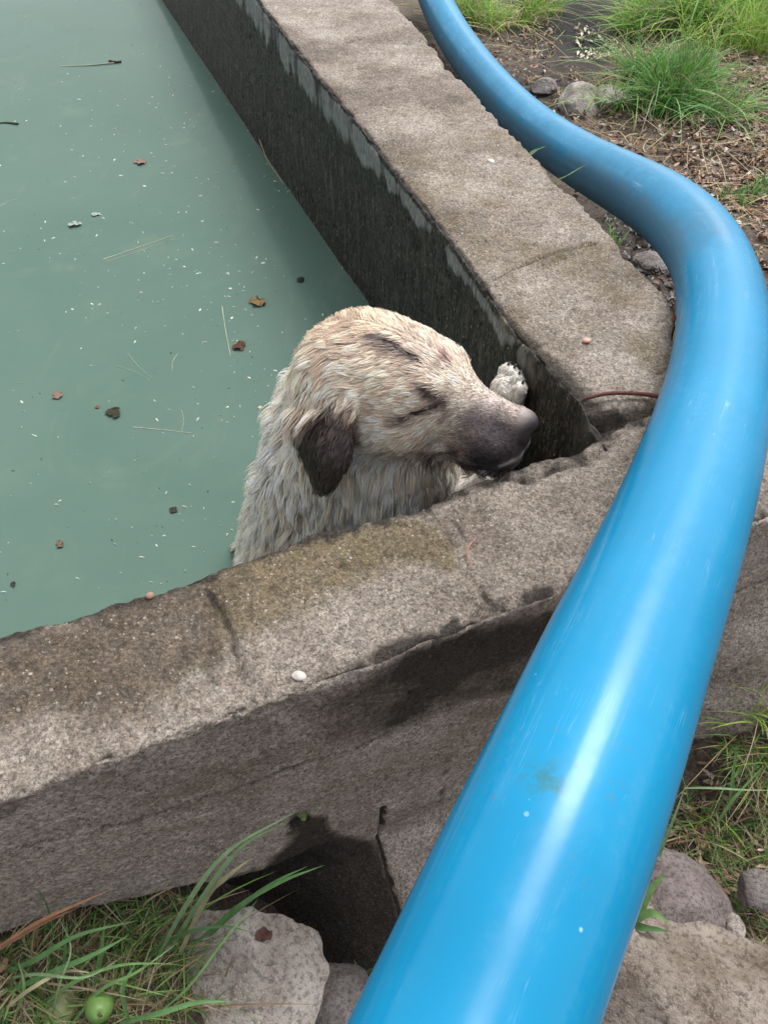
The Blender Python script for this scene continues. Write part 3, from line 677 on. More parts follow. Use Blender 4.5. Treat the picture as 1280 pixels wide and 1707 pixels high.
def surface_nets(fn, lo, hi, st, coarse=6):
    n = np.ceil((hi - lo) / (st * coarse)).astype(int) * coarse
    nc = n // coarse
    cc = [lo[i] + (np.arange(nc[i]) + 0.5) * st * coarse for i in range(3)]
    G = np.stack(np.meshgrid(*cc, indexing='ij'), -1).reshape(-1, 3).astype(np.float32)
    dc = fn(G).reshape(nc); thr = st * coarse * 1.7
    act = np.abs(dc) < thr
    D = np.repeat(np.repeat(np.repeat(np.where(act, 0, dc), coarse, 0), coarse, 1), coarse, 2).astype(np.float32)
    A = np.repeat(np.repeat(np.repeat(act, coarse, 0), coarse, 1), coarse, 2)
    I = np.argwhere(A)
    for a in range(0, len(I), 400000):
        i = I[a:a + 400000]; D[i[:, 0], i[:, 1], i[:, 2]] = fn((lo + i * st).astype(np.float32))
    sgn = D < 0; cs = sum(sgn[a:D.shape[0]-1+a, b:D.shape[1]-1+b, c:D.shape[2]-1+c].astype(np.int8) for a in (0,1) for b in (0,1) for c in (0,1))
    cells = np.argwhere((cs > 0) & (cs < 8)); idx = -np.ones(cs.shape, np.int64); idx[tuple(cells.T)] = np.arange(len(cells))
    acc = np.zeros((len(cells), 3)); cnt = np.zeros(len(cells))
    cor = [(a, b, c) for a in (0,1) for b in (0,1) for c in (0,1)]
    for p in cor:
        for ax in range(3):
            if p[ax]: continue
            q = list(p); q[ax] = 1
            dp = D[tuple((cells + p).T)]; dq = D[tuple((cells + q).T)]; m = (dp < 0) != (dq < 0)
            t = np.where(m, dp / np.where(m, dp - dq, 1), 0); pos = np.tile(np.array(p, float), (len(cells), 1)); pos[:, ax] += t
            acc += pos * m[:, None]; cnt += m
    V = lo + (cells + acc / cnt[:, None]) * st
    Fs = []
    for ax in range(3):
        b, c = [(1, 2), (2, 0), (0, 1)][ax]
        sl0 = [slice(1, -1)] * 3; sl1 = [slice(1, -1)] * 3; sl0[ax] = slice(0, -1); sl1[ax] = slice(1, None)
        s0 = sgn[tuple(sl0)]; s1_ = sgn[tuple(sl1)]; e = np.argwhere(s0 != s1_)
        off = np.ones(3, int); off[ax] = 0; e = e + off
        inside = sgn[tuple(e.T)]
        def ci(db, dc_):
            f_ = e.copy(); f_[:, b] -= db; f_[:, c] -= dc_; return idx[tuple(f_.T)]
        q = np.stack([ci(1, 1), ci(0, 1), ci(0, 0), ci(1, 0)], 1)
        q[~inside] = q[~inside][:, ::-1]; Fs.append(q)
    Fq = np.vstack(Fs); return V, Fq[(Fq >= 0).all(1)]
lo_, hi_ = np.array([-0.42, 0.70, -0.66]), np.array([0.32, 1.34, 0.20])
DV, DF = surface_nets(body_sdf, lo_, hi_, 0.0026)
eps = 0.002
DN = np.stack([body_sdf((DV + np.eye(3)[i] * eps).astype(np.float32)) - body_sdf((DV - np.eye(3)[i] * eps).astype(np.float32)) for i in range(3)], 1)
DN /= np.linalg.norm(DN, axis=1)[:, None] + 1e-9
_keep = DV[DF].min(axis=1)[:, 2] > -0.64
DF = DF[_keep]
bvh = BVHTree.FromPolygons(DV.tolist(), DF.tolist())
def pick(x, y):
    d = ray(x, y); h = bvh.ray_cast(Vector((0, 0, CAMH)), Vector(d).normalized())
    if h[0] is None:
        h = bvh.find_nearest(Vector(atd(x, y, 1.1)))
    return np.array(h[0])
def picks(*p): return np.array([pick(*q) for q in p])
def sdist(P, pts):
    d = np.full(len(P), 1e9)
    for a, b in zip(pts[:-1], pts[1:]):
        ab = b - a; t = np.clip(((P - a) @ ab) / (ab @ ab + 1e-12), 0, 1)
        d = np.minimum(d, np.linalg.norm(P - a - t[:, None] * ab, axis=1))
    return d
MK = dict(
    eyeline=picks((668,700),(690,690),(706,684),(722,677),(736,670)), eyetop=picks((706,648),(716,656),(727,662)), eyeback=picks((735,668),(742,680),(738,700)),
    streak=picks((628,560),(655,570),(680,588),(698,602)), streak2=picks((622,570),(650,582),(668,592)),
    feye=picks((738,590),(746,602)), mouth=picks((690,748),(715,760),(745,770),(775,782)), jaw=picks((640,752),(690,752),(730,760)),
    dark1=picks((772,700),(768,725),(790,745)), dark2=picks((790,765),(835,772),(862,756),(880,742)), dark3=picks((785,700),(840,715)),
    red=picks((752,745),(765,752)), lip=picks((884,738),(872,754),(854,768),(834,777)), nostril=picks((868,738),(878,742)),
    front_ear=picks((578,690),(590,710),(598,735)), ear_edge=picks((582,672),(588,700)))
def fur_colour(P):
    h = w2h(P); n = fbm(P, 22, 3, 200); n2 = fbm(P, 70, 3, 201); n3 = fbm(P * np.array([1, 1, .5]), 10, 3, 202)
    c = np.tile(np.array([0.80, 0.68, 0.57]), (len(P), 1))
    def mixc(m, col):
        nonlocal c
        m = np.clip(m, 0, 1)[:, None]; c = c * (1 - m) + np.array(col) * m
    nk = sstep(-0.06, -0.14, h[:, 2] + 0.25 * np.clip(h[:, 0] + 0.1, 0, 1))
    mixc(sstep(0.03, -0.10, P[:, 2]) * 0.9, (0.88, 0.82, 0.735))
    mixc(sstep(-0.05, 0.35, n3) * 0.4 * (P[:, 2] < 0.3), (0.52, 0.41, 0.31))
    mixc(sstep(-0.25, -0.45, P[:, 2]) * 0.4, (0.58, 0.56, 0.48))
    # tan crown, pale forehead
    mixc(np.exp(-(np.linalg.norm((h - [-0.12, 0.02, 0.06]) / [0.08, 0.07, 0.05], axis=1)) ** 2) * (0.6 + 0.4 * n), (0.46, 0.345, 0.25))
    mixc(np.exp(-(np.linalg.norm((h - [0.0, -0.01, 0.05]) / [0.04, 0.03, 0.03], axis=1)) ** 2) * 0.5, (0.50, 0.45, 0.42))
    # muzzle mask
    mz = sstep(0.028, 0.105, h[:, 0] + 0.014 * n + 0.25 * (-h[:, 2] - 0.03))
    topw = sstep(-0.022, 0.006, h[:, 2])
    mixc(mz * (0.9 - 0.3 * topw), (0.125, 0.102, 0.11))
    mixc(mz * sstep(-0.012, -0.05, h[:, 2] + 0.006 * n2) * 0.8, (0.045, 0.036, 0.042))
    mixc(mz * topw * sstep(0.135, 0.08, h[:, 0]) * 0.75, (0.50, 0.42, 0.41))
    g = lambda k, w_: np.exp(-(sdist(P, MK[k]) / w_) ** 2)
    mixc(g('dark1', 0.014) * (0.55 + 0.5 * n2), (0.03, 0.022, 0.022)); mixc(g('dark2', 0.018) * 0.85, (0.022, 0.018, 0.02)); mixc(g('dark3', 0.014) * (0.55 + 0.3 * n2), (0.075, 0.068, 0.09))
    mixc(g('red', 0.010) * 0.7, (0.16, 0.075, 0.06)); mixc(g('mouth', 0.007) * 0.85, (0.03, 0.02, 0.018)); mixc(g('jaw', 0.010) * (0.45 + 0.3 * n2), (0.10, 0.075, 0.055))
    mixc(g('streak', 0.0075) * 1.05, (0.075, 0.055, 0.055)); mixc(g('streak2', 0.009) * 0.75, (0.16, 0.125, 0.115))
    mixc(g('eyeline', 0.0068) * 1.3, (0.022, 0.014, 0.014)); mixc(g('eyeline', 0.013) * 0.45, (0.22, 0.15, 0.14)); mixc(g('eyetop', 0.0075) * 1.0, (0.06, 0.04, 0.04)); mixc(g('eyeback', 0.008) * 0.7, (0.14, 0.10, 0.105))
    mixc(g('feye', 0.006) * 0.8, (0.10, 0.05, 0.045)); mixc(g('feye', 0.013) * 0.5, (0.40, 0.27, 0.24))
    # nose leather and lip
    ns = np.exp(-(np.linalg.norm((h - [0.145, 0, -0.018]) / [0.021, 0.024, 0.023], axis=1)) ** 4)
    mixc(ns * sstep(0.0, -0.02, h[:, 2]) * 0.95, (0.035, 0.03, 0.035)); mixc(ns * 0.98, (0.028, 0.026, 0.031)); mixc(g('nostril', 0.008) * 1.1, (0.012, 0.01, 0.01)); mixc(g('lip', 0.003) * 0.8, (0.38, 0.34, 0.33))
    # ears
    for k in (0, 1):
        base, tip, Rm = EAR[k]; q = (h - base) @ Rm; ed = ear_d(h.astype(np.float32), k)
        on = sstep(0.006, 0.0, ed) * sstep(-0.005, 0.022, q[:, 0] + 0.010 * n2)
        mixc(on * 0.97, (0.020, 0.014, 0.012)); mixc(on * sstep(0.085, 0.03, q[:, 0]) * (0.6 + 0.4 * n2), (0.13, 0.105, 0.105))
    mixc(g('front_ear', 0.008) * 0.75, (0.06, 0.04, 0.035)); mixc(g('ear_edge', 0.006) * 0.7, (0.08, 0.05, 0.045))
    # paws and legs pale
    leg = np.minimum(np.linalg.norm(P - PAW['near'][0], axis=1), np.linalg.norm(P - PAW['far'][0], axis=1))
    mixc(sstep(0.16, 0.10, leg) * (head_sdf(h.astype(np.float32)) > 0.012), (0.80, 0.76, 0.69))
    return c * (1 + 0.16 * n2[:, None]) * (1 + 0.25 * mz[:, None] * fbm(P, 330, 2, 207)[:, None])
b = NB('dog_skin'); b.l(b.attr('Col').outputs['Color'], b.b.inputs['Base Color']); b.l(b.ramp(b.attr('Col').outputs['Alpha'], (0.0, 0.30), (1.0, 0.7)), b.b.inputs['Roughness'])
b.b.inputs['Specular IOR Level'].default_value = 0.3
b.l(b.bump(b.noise(420, 4, 0.7), 0.35, 0.001), b.b.inputs['Normal']); M_SKIN = b.m
b = NB('dog_fur'); cc_ = b.attr('Col').outputs['Color']; b.l(cc_, b.b.inputs['Base Color']); b.b.inputs['Roughness'].default_value = 0.38
b.b.inputs['Specular IOR Level'].default_value = 0.35
tr = b.n('BsdfTranslucent'); b.l(cc_, tr.inputs[0]); mx = b.n('MixShader'); mx.inputs[0].default_value = 0.22
b.l(b.b.outputs[0], mx.inputs[1]); b.l(tr.outputs[0], mx.inputs[2]); b.l(mx.outputs[0], b.out.inputs[0]); M_FUR = b.m
_hd = w2h(DV); _wet = np.clip(np.exp(-(np.linalg.norm((_hd - [0.140, 0, -0.020]) / [0.018, 0.022, 0.022], axis=1)) ** 4) + np.exp(-(sdist(DV, MK['lip']) / 0.006) ** 2) + np.exp(-(sdist(DV, MK['eyeline']) / 0.005) ** 2), 0, 1)
me = mesh_np('dog', DV, DF, True, Col=np.c_[fur_colour(DV) * np.where(_hd[:, :1] > 0.05, 0.95, 0.85), 1 - _wet])
dog = obj('dog', me, M_SKIN, label='wet cream dog with dark ears and muzzle resting its chin on the basin wall', category='dog')

# fur: flat tapering strands rooted on the skin, gathered into wet locks
tri = np.vstack([DF[:, [0, 1, 2]], DF[:, [0, 2, 3]]])
ta = np.linalg.norm(np.cross(DV[tri[:, 1]] - DV[tri[:, 0]], DV[tri[:, 2]] - DV[tri[:, 0]]), axis=1)
cen = DV[tri].mean(1)
ta = ta * (cen[:, 2] > WZ - 0.03) * np.where(DN[tri[:, 0]] @ np.array([0, -0.7, 0.7]) > -0.45, 1, 0.25)
hc = w2h(cen); ta = ta * np.where((hc[:, 0] > -0.12), 2.4, 1.0)
NH = 130000
ti = rng.choice(len(tri), NH, p=ta / ta.sum()); uv = rng.random((NH, 2)); fl = uv.sum(1) > 1; uv[fl] = 1 - uv[fl]
t0, t1, t2 = tri[ti, 0], tri[ti, 1], tri[ti, 2]
wa = (1 - uv.sum(1))[:, None]; Rt = DV[t0] * wa + DV[t1] * uv[:, :1] + DV[t2] * uv[:, 1:]
Rn = DN[t0] * wa + DN[t1] * uv[:, :1] + DN[t2] * uv[:, 1:]; Rn /= np.linalg.norm(Rn, axis=1)[:, None]
h = w2h(Rt)
fd = np.stack([-1 + 0 * h[:, 0], np.sign(h[:, 1]) * (0.25 + 0.5 * sstep(0.02, -0.12, h[:, 0])), -0.10 - 0.9 * sstep(0.02, -0.06, h[:, 2]) * sstep(0.08, -0.04, h[:, 0])], 1)
fd = fd @ HR.T; fd /= np.linalg.norm(fd, axis=1)[:, None]
nd = np.array([-0.10, -0.10, -1.0]) + 0.5 * (Rt - np.array([-0.05, 0.98, 0])) * np.array([1, 1, 0]) * 3
nd /= np.linalg.norm(nd, axis=1)[:, None]
isneck = np.clip(sstep(-0.065, -0.115, h[:, 0]) * sstep(0.09, 0.0, h[:, 2]) + sstep(-0.075, -0.10, h[:, 2]), 0, 1)
isear = np.minimum(ear_d(h.astype(np.float32), 0), ear_d(h.astype(np.float32), 1)) < 0.002
isneck = np.where(isear, 0, isneck)
dr = fd * (1 - isneck[:, None]) + nd * isneck[:, None]
dr[isear] = (EAR[0][2][:, 0] @ HR.T + np.array([0, 0, -0.2]))
dr += np.stack([fbm(Rt, 14, 2, 300 + i) for i in range(3)], 1) * 0.55 + rng.normal(0, 0.10, (NH, 3))
dr -= Rn * (dr * Rn).sum(1)[:, None]; dr /= np.linalg.norm(dr, axis=1)[:, None] + 1e-9
legd = np.minimum(np.linalg.norm(Rt - PAW['near'][0], axis=1), np.linalg.norm(Rt - PAW['far'][0], axis=1))
ln = 0.0045 + 0.010 * sstep(0.09, 0.0, h[:, 0]) + 0.008 * sstep(-0.02, -0.1, h[:, 0])
ln = ln * (1 - isneck) + isneck * (0.040 + 0.014 * fbm(Rt, 12, 2, 310)); ln = np.where(isear, 0.013, ln); ln = np.where((legd < 0.10) & (head_sdf(h.astype(np.float32)) > 0.012), 0.005, ln)
ns = h[:, 0] > 0.130
ln = ln * rng.uniform(0.6, 1.25, NH); wd = np.where(isneck > 0.5, 0.00120, 0.00085) * rng.uniform(0.7, 1.3, NH)
wd = np.where(h[:, 0] > 0.06, 0.0007, wd)
lift = 0.10 + 0.24 * isneck + rng.uniform(0, 0.14, NH)
# locks
K = 4200
cidx = rng.choice(NH, K, replace=False); kd = kdtree.KDTree(K)
for i, j in enumerate(cidx): kd.insert(Rt[j], i)
kd.balance()
near = np.array([kd.find(p)[1] for p in Rt]); cj = cidx[near]
lift = lift + (isneck * 0.35 + 0.10 * (h[:, 0] < 0.03)) * np.clip(rng.normal(0, 1, K), 0, 2)[near] * 0.3
tipv = Rt + dr * ln[:, None] + Rn * (ln * lift)[:, None]
ctip = Rt[cj] + dr[cj] * ln[cj][:, None] * 1.1 + Rn[cj] * (ln[cj] * lift[cj])[:, None]
clump = (0.15 + 0.55 * isneck + 0.4 * sstep(0.04, -0.04, h[:, 0]) * (1 - isneck))[:, None]; clump[np.linalg.norm(Rt - Rt[cj], axis=1) > 0.02] = 0
tipv = tipv * (1 - clump) + ctip * clump
ok = ~ns & (Rt[:, 2] > WZ - 0.03) & (sdist(Rt, MK['eyeline']) > 0.0045) & (sdist(Rt, MK['nostril']) > 0.005) & (sdist(Rt, MK['lip']) > 0.003)
us = np.array([0, 0.35, 0.7, 1.0]); prof_w = np.array([1.0, 0.95, 0.65, 0.06])
mid = Rt + dr * (ln * 0.45)[:, None] + Rn * (ln * (lift * 1.3 + 0.06))[:, None]
side = np.cross(dr, Rn); side += Rn * rng.normal(0, 0.35, (NH, 1)); side /= np.linalg.norm(side, axis=1)[:, None]
rows = []
for u_, pw in zip(us, prof_w):
    p = Rt * (1 - u_) ** 2 + 2 * u_ * (1 - u_) * mid + tipv * u_ ** 2
    rows.append(np.stack([p - side * (wd * pw * 0.5)[:, None], p + side * (wd * pw * 0.5)[:, None]], 1))
VV = np.stack(rows, 1)[ok].reshape(-1, 3); m_ = ok.sum()
bi = np.arange(m_)[:, None] * 8; FFs = np.vstack([bi + np.array([[2*k, 2*k+1, 2*k+3, 2*k+2]]) for k in range(3)])
hcx = fur_colour(Rt[ok]) * np.array([1.21, 1.155, 1.11]) * np.clip(rng.normal(1.0, 1, (m_, 1)) * 0 + 1 + rng.normal(0, 1, (m_, 1)) * np.where(h[ok][:, :1] > 0.05, 0.42, 0.2), 0.45, 1.5)
lock = 1 + 0.32 * (rng.random(K)[near][ok][:, None] - 0.5) * 2
hcx = np.clip(hcx * lock, 0, 0.9)
me = mesh_np('fur', VV, FFs, True, Col=np.clip((hcx[:, None, :] * np.repeat(np.array([0.62, 0.9, 1.08, 1.2]), 2)[None, :, None]).reshape(-1, 3), 0, 0.9))  # roots darkened, tips brightened: shade between strands put into their colour
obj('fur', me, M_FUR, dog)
# eyes: narrow, mostly behind the lids
b = NB('eye_wet'); b.b.inputs['Base Color'].default_value = (0.018, 0.010, 0.008, 1); b.b.inputs['Roughness'].default_value = 0.08; M_EYE = b.m
for x, y, dep in ((718, 681, 0.0066), (745, 603, 0.0092)):
    p = pick(x, y); bm = bmesh.new(); bmesh.ops.create_uvsphere(bm, u_segments=24, v_segments=16, radius=0.0095)
    for v_ in bm.verts: v_.co = v_.co * 1.0
    me = bpy.data.meshes.new('eye'); bm.to_mesh(me); bm.free()
    for q in me.polygons: q.use_smooth = True
    inward = (h2w((0.02, 0, 0.0)) - p); inward /= np.linalg.norm(inward)
    o = obj('eye', me, M_EYE, dog); o.location = p + inward * dep
# claws
b = NB('claw_horn'); b.b.inputs['Base Color'].default_value = (0.09, 0.075, 0.06, 1); b.b.inputs['Roughness'].default_value = 0.35; M_CLAW = b.m
for nm, sdv in (('near', np.array([0.25, 0.85, 0.2])), ('far', np.array([0.35, -0.93, 0.0]))):
    c, ax = PAW[nm]; ax = ax / np.linalg.norm(ax)
    for k in range(4):
        a = c + sdv * (k - 1.5) * 0.018 + ax * (0.066 - 0.007 * abs(k - 1.5)); tocam = np.array([0, -0.5, 0.5]) * 0.004
        pth = np.array([a + tocam, a + ax * 0.006 + tocam, a + ax * 0.011 + np.array([0.004, 0, -0.003])])
        V, f, _ = tube(catmull(pth, 4), np.linspace(0.0024, 0.0006, 9), 8); obj('claw', mesh_np('claw', V, f), M_CLAW, dog)

# ------------------------------------------------------------------ stones
def rock(name, mat, c, size, rot, seed, label, cuts=9, amp=0.12, sub=5, group=None, cat='rock', cmin=0.62):
    bm = bmesh.new(); bmesh.ops.create_icosphere(bm, subdivisions=sub, radius=1.0)
    v = np.array([q.co[:] for q in bm.verts]); r_ = np.random.default_rng(seed)
    for k in range(cuts):
        n = r_.normal(size=3); n /= np.linalg.norm(n); o = r_.uniform(cmin, 0.86)
        ex = np.clip(v @ n - o, 0, None); v -= ex[:, None] * n * 0.93
    v *= (1 + amp * fbm(v + seed, 1.7, 4, seed) + amp * 0.35 * fbm(v + seed, 7, 4, seed + 3))[:, None]
    v *= np.array(size); Rm = np.array(Matrix.Rotation(R(rot[2]), 3, 'Z') @ Matrix.Rotation(R(rot[1]), 3, 'Y') @ Matrix.Rotation(R(rot[0]), 3, 'X'))
    v = v @ Rm.T
    for q, p in zip(bm.verts, v): q.co = p
    for f in bm.faces: f.smooth = True
    me = bpy.data.meshes.new(name); bm.to_mesh(me); bm.free()
    p = dict(label=label, category=cat)
    if group: p['group'] = group
    o = obj(name, me, mat, **p); o.location = c; return o
def pcol(name, rgb, rough=0.6):
    b = NB(name); n = b.noise(60, 5, 0.6); c = b.mix(n, tuple(x * 0.7 for x in rgb), tuple(min(1, x * 1.2) for x in rgb)); b.l(c, b.b.inputs['Base Color'])
    b.b.inputs['Roughness'].default_value = rough; b.l(b.bump(n, 0.4, 0.001), b.b.inputs['Normal']); return b.m
pale_rock = rock('rock', M_PALE, atz(340, 1708, -0.60), (0.24, 0.17, 0.125), (12, -14, 20), 4, 'large pale broken rock in front of the basin wall at lower left', cuts=22, amp=0.12, cmin=0.45, sub=6)
rock('rock', M_GREY, atz(548, 1688, -0.66), (0.08, 0.095, 0.075), (0, 10, 40), 8, 'dark grey stone half hidden between the pale rock and the blue pipe')
rock('rock', M_TAN, atz(1150, 1700, -0.62), (0.27, 0.18, 0.125), (8, 10, -24), 21, 'big tan boulder right of the blue pipe at the bottom', cuts=7, amp=0.10)
rock('rock', M_MAUVE, atz(1115, 1525, -0.60), (0.115, 0.10, 0.07), (0, 14, -10), 33, 'pinkish grey rock behind the big tan boulder')
rock('rock', M_GREY, atz(1262, 1485, -0.56), (0.036, 0.032, 0.026), (0, 0, 30), 41, 'small rounded grey stone in the dry grass, farthest right', cuts=3, sub=4)
rock('rock', M_PALE, atz(1222, 1545, -0.585), (0.018, 0.022, 0.016), (0, 0, 10), 43, 'small pale pebble in dry grass above the tan boulder', cuts=3, sub=4)
rock('rock', M_GREY, atz(45, 1672, -0.37), (0.030, 0.026, 0.020), (0, 0, 30), 52, 'mottled purple-grey stone in the grass at lower left corner', cuts=5, sub=4)
rock('rock', pcol('mossy_stone', (0.20, 0.22, 0.10)), atz(98, 1682, -0.37), (0.020, 0.024, 0.020), (0, 0, 0), 53, 'yellow-green mossy stone beside the green fruit', cuts=2, sub=4)
GR2 = 'pale rocks on the mud beyond the pipe'
rock('rock', M_PALE, gpt(968, 180) + [0, 0, 0.02], (0.095, 0.11, 0.07), (0, 0, 10), 61, 'pale rock on the mud just beyond the blue pipe', cuts=8)
rock('rock', M_PALE, gpt(1016, 172) + [0, 0, 0.015], (0.07, 0.08, 0.05), (0, 0, 50), 62, 'smaller pale rock beside the big grass clump beyond the pipe', cuts=8)
rock('rock', M_GREY, gpt(905, 150) + [0, 0, 0.01], (0.06, 0.05, 0.035), (0, 0, 50), 64, 'dull grey rock in the mud left of the pale rocks', cuts=8)
rock('rock', M_GREY, gpt(1085, 440) + [0, 0, 0.0], (0.05, 0.055, 0.03), (0, 0, 50), 66, 'dark grey stone in the gap between side wall and pipe bend', cuts=8)
rock('pebble', pcol('pink_pebble', (0.62, 0.34, 0.26)), atz(978, 567, 0.002), (0.0075, 0.0065, 0.004), (0, 0, 20), 71, 'small flat pink pebble lying on top of the side wall', cuts=2, sub=3, cat='pebble')
rock('pebble', pcol('white_pebble', (0.50, 0.46, 0.42)), atz(498, 1127, -0.0012), (0.0095, 0.006, 0.0035), (0, 0, -15), 72, 'white oval pebble set in the front wall near its outer edge', cuts=2, sub=3, cat='pebble')
rock('pebble', pcol('orange_pebble', (0.30, 0.17, 0.12)), atz(250, 993, -0.001), (0.0055, 0.005, 0.004), (0, 0, 20), 73, 'orange-brown pebble on the inner edge of the front wall', cuts=2, sub=3, cat='pebble')
rock('pebble', pcol('pale_pebble', (0.60, 0.58, 0.55)), atz(818, 269, 0.001), (0.008, 0.009, 0.006), (0, 0, 20), 74, 'white pebble on the side wall near a dark scratch', cuts=2, sub=3, cat='pebble')

# green fruit lying in the grass
bm = bmesh.new(); bmesh.ops.create_uvsphere(bm, u_segments=40, v_segments=28, radius=1)
for v in bm.verts:
    p = Vector(v.co); t = p.z; rr = 1 - 0.12 * max(0, t) ** 2 + 0.02 * math.sin(3 * math.atan2(p.y, p.x))
    if t > 0.93: t -= (t - 0.93) * 1.5
    v.co = Vector((p.x * rr * 0.017, p.y * rr * 0.017, t * 0.022))
me = bpy.data.meshes.new('green_fruit'); bm.to_mesh(me); bm.free()
for q in me.polygons: q.use_smooth = True
o = obj('green_fruit', me, pcol('fruit_skin', (0.13, 0.24, 0.06), 0.5), label='small round green fruit lying in the grass at lower left', category='fruit')
o.location = atz(165, 1680, -0.345); o.rotation_euler = (0.5, 0.4, 0)
V, f, _ = tube(catmull(np.array([[0, 0, 0.020], [0.001, 0, 0.024], [0.003, 0.001, 0.028]]), 4), np.linspace(0.0018, 0.0012, 9), 8)
obj('stalk', mesh_np('stalk', V, f, Col=np.tile([0.15, 0.11, 0.06], (len(V), 1))), M_TWIG, o)

# ------------------------------------------------------------------ blades
class Blades:
    def __init__(s): s.V = []; s.F = []; s.C = []; s.n = 0
    def add(s, path, w, col, tipcol=None, fold=0.25, taper=True):
        path = np.asarray(path); n = len(path); T = np.gradient(path, axis=0); T /= np.linalg.norm(T, axis=1)[:, None] + 1e-9
        t = np.linspace(0, 1, n); up = np.array([0, -0.35, 0.94]); sdv = np.cross(T, up); sdv /= np.linalg.norm(sdv, axis=1)[:, None] + 1e-9
        wd = w * (np.minimum(1, 0.55 + 1.2 * t) * (1 - t ** 2.2) + 0.03) if taper else w * np.sin(np.pi * np.clip(t * 0.96 + 0.02, 0, 1)) ** 0.7 
        nn = np.cross(sdv, T)
        a = path - sdv * wd[:, None] * 0.5; b_ = path + sdv * wd[:, None] * 0.5; c = path - nn * (wd * fold)[:, None]
        s.V.append(np.stack([a, c, b_], 1).reshape(-1, 3)); i = np.arange(n - 1)[:, None] * 3 + s.n
        s.F.append(np.vstack([i + [[0, 1, 4, 3]], i + [[1, 2, 5, 4]]]))
        tc = np.array(tipcol if tipcol is not None else col); cc = np.array(col) * (1 - t[:, None]) + tc * t[:, None]
        s.C.append(np.repeat(cc, 3, 0)); s.n += 3 * n
    def grow(s, root, h, az, lean, w, col, tip=None, n=7, droop=1.0):
        t = np.linspace(0, 1, n)[:, None]; d = np.array([math.sin(az), math.cos(az), 0])
        p = root + d * (lean * h * t ** 1.5) + np.array([0, 0, 1]) * (h * (t - 0.45 * droop * lean * t ** 2.4))
        s.add(p, w, col, tip)
    def mesh(s, name): return mesh_np(name, np.vstack(s.V), np.vstack(s.F), True, Col=np.clip(np.vstack(s.C), 0, 1))
GREENS = [(0.075, 0.18, 0.035), (0.11, 0.24, 0.05), (0.16, 0.29, 0.06), (0.06, 0.14, 0.04), (0.20, 0.32, 0.10)]
DRY = [(0.30, 0.24, 0.13), (0.38, 0.31, 0.19), (0.22, 0.15, 0.08), (0.42, 0.36, 0.25)]
def jit(c, a=0.2): return tuple(np.clip(np.array(c) * rng.uniform(1 - a, 1 + a) * rng.uniform(0.93, 1.07, 3), 0, 1))
def tuft(px, py, n, h, rad, w, label, cols=GREENS, group=None, lean=0.9, name='grass_tuft', z=None, dryf=0.08):
    c = gpt(px, py) if z is None else atz(px, py, z); B = Blades(); K_ = max(4, n // 90)
    sub = [(c + np.array([rng.normal() * rad * 0.75, rng.normal() * rad * 0.6, 0]), rng.uniform(0.5, 1.15), rng.uniform(0, 6.3), rng.uniform(0.5, 1.5)) for _ in range(K_)]
    for _ in range(n):
        sc, sh, saz, sl_ = sub[rng.integers(K_)]; o_ = np.array([rng.normal(), rng.normal(), 0]) * rad * 0.22
        p = sc + o_; p[2] = float(ground_z(p[0], p[1])[0]) - 0.005
        az = saz + rng.normal(0, 1.3)
        dead = rng.random() < dryf
        col = jit(DRY[rng.integers(4)]) if dead else jit(cols[rng.integers(len(cols))], 0.3)
        B.grow(p, h * sh * rng.uniform(0.3, 1.15), az, lean * sl_ * rng.uniform(0.3, 1.6) * (1.5 if dead else 1), w * rng.uniform(0.5, 1.3), col, DRY[0] if rng.random() < 0.12 else tuple(min(1, x * 1.25) for x in col))
    p = dict(label=label, category='grass')
    if group: p['group'] = group
    return obj(name, B.mesh(name), M_GRASS, **p)
YG = [(0.20, 0.37, 0.05), (0.28, 0.44, 0.06), (0.12, 0.30, 0.05), (0.34, 0.48, 0.09)]
GG = [(0.10, 0.25, 0.05), (0.14, 0.32, 0.06), (0.07, 0.18, 0.05), (0.19, 0.37, 0.09)]
tuft(1112, 165, 2300, 0.27, 0.13, 0.0042, 'big bright green grass clump beyond the pipe, nearest of the clumps', GG)
tuft(1180, 50, 2300, 0.30, 0.22, 0.0048, 'tall yellow-green grass clump at the upper right, behind the nearest clump', YG)
tuft(1090, 55, 900, 0.26, 0.14, 0.0045, 'dark green grass clump beside the dark wet mud at the top', GG[:3])
tuft(800, 40, 900, 0.24, 0.14, 0.0042, 'yellow-green grass clump along the pipe at the top', YG, dryf=0.3)
tuft(880, 15, 800, 0.26, 0.14, 0.0042, 'loose green grass clump left of the dark mud at the top', GG + YG, dryf=0.25)
tuft(1000, 395, 170, 0.09, 0.06, 0.0035, 'low bluish green grass clump between side wall and pipe bend', GG)
tuft(1262, 190, 160, 0.12, 0.09, 0.005, 'sparse green weeds among the dead leaves at the right edge', GG)
tuft(1268, 330, 120, 0.09, 0.07, 0.005, 'small green sprig below the sparse weeds at the right edge', GG)

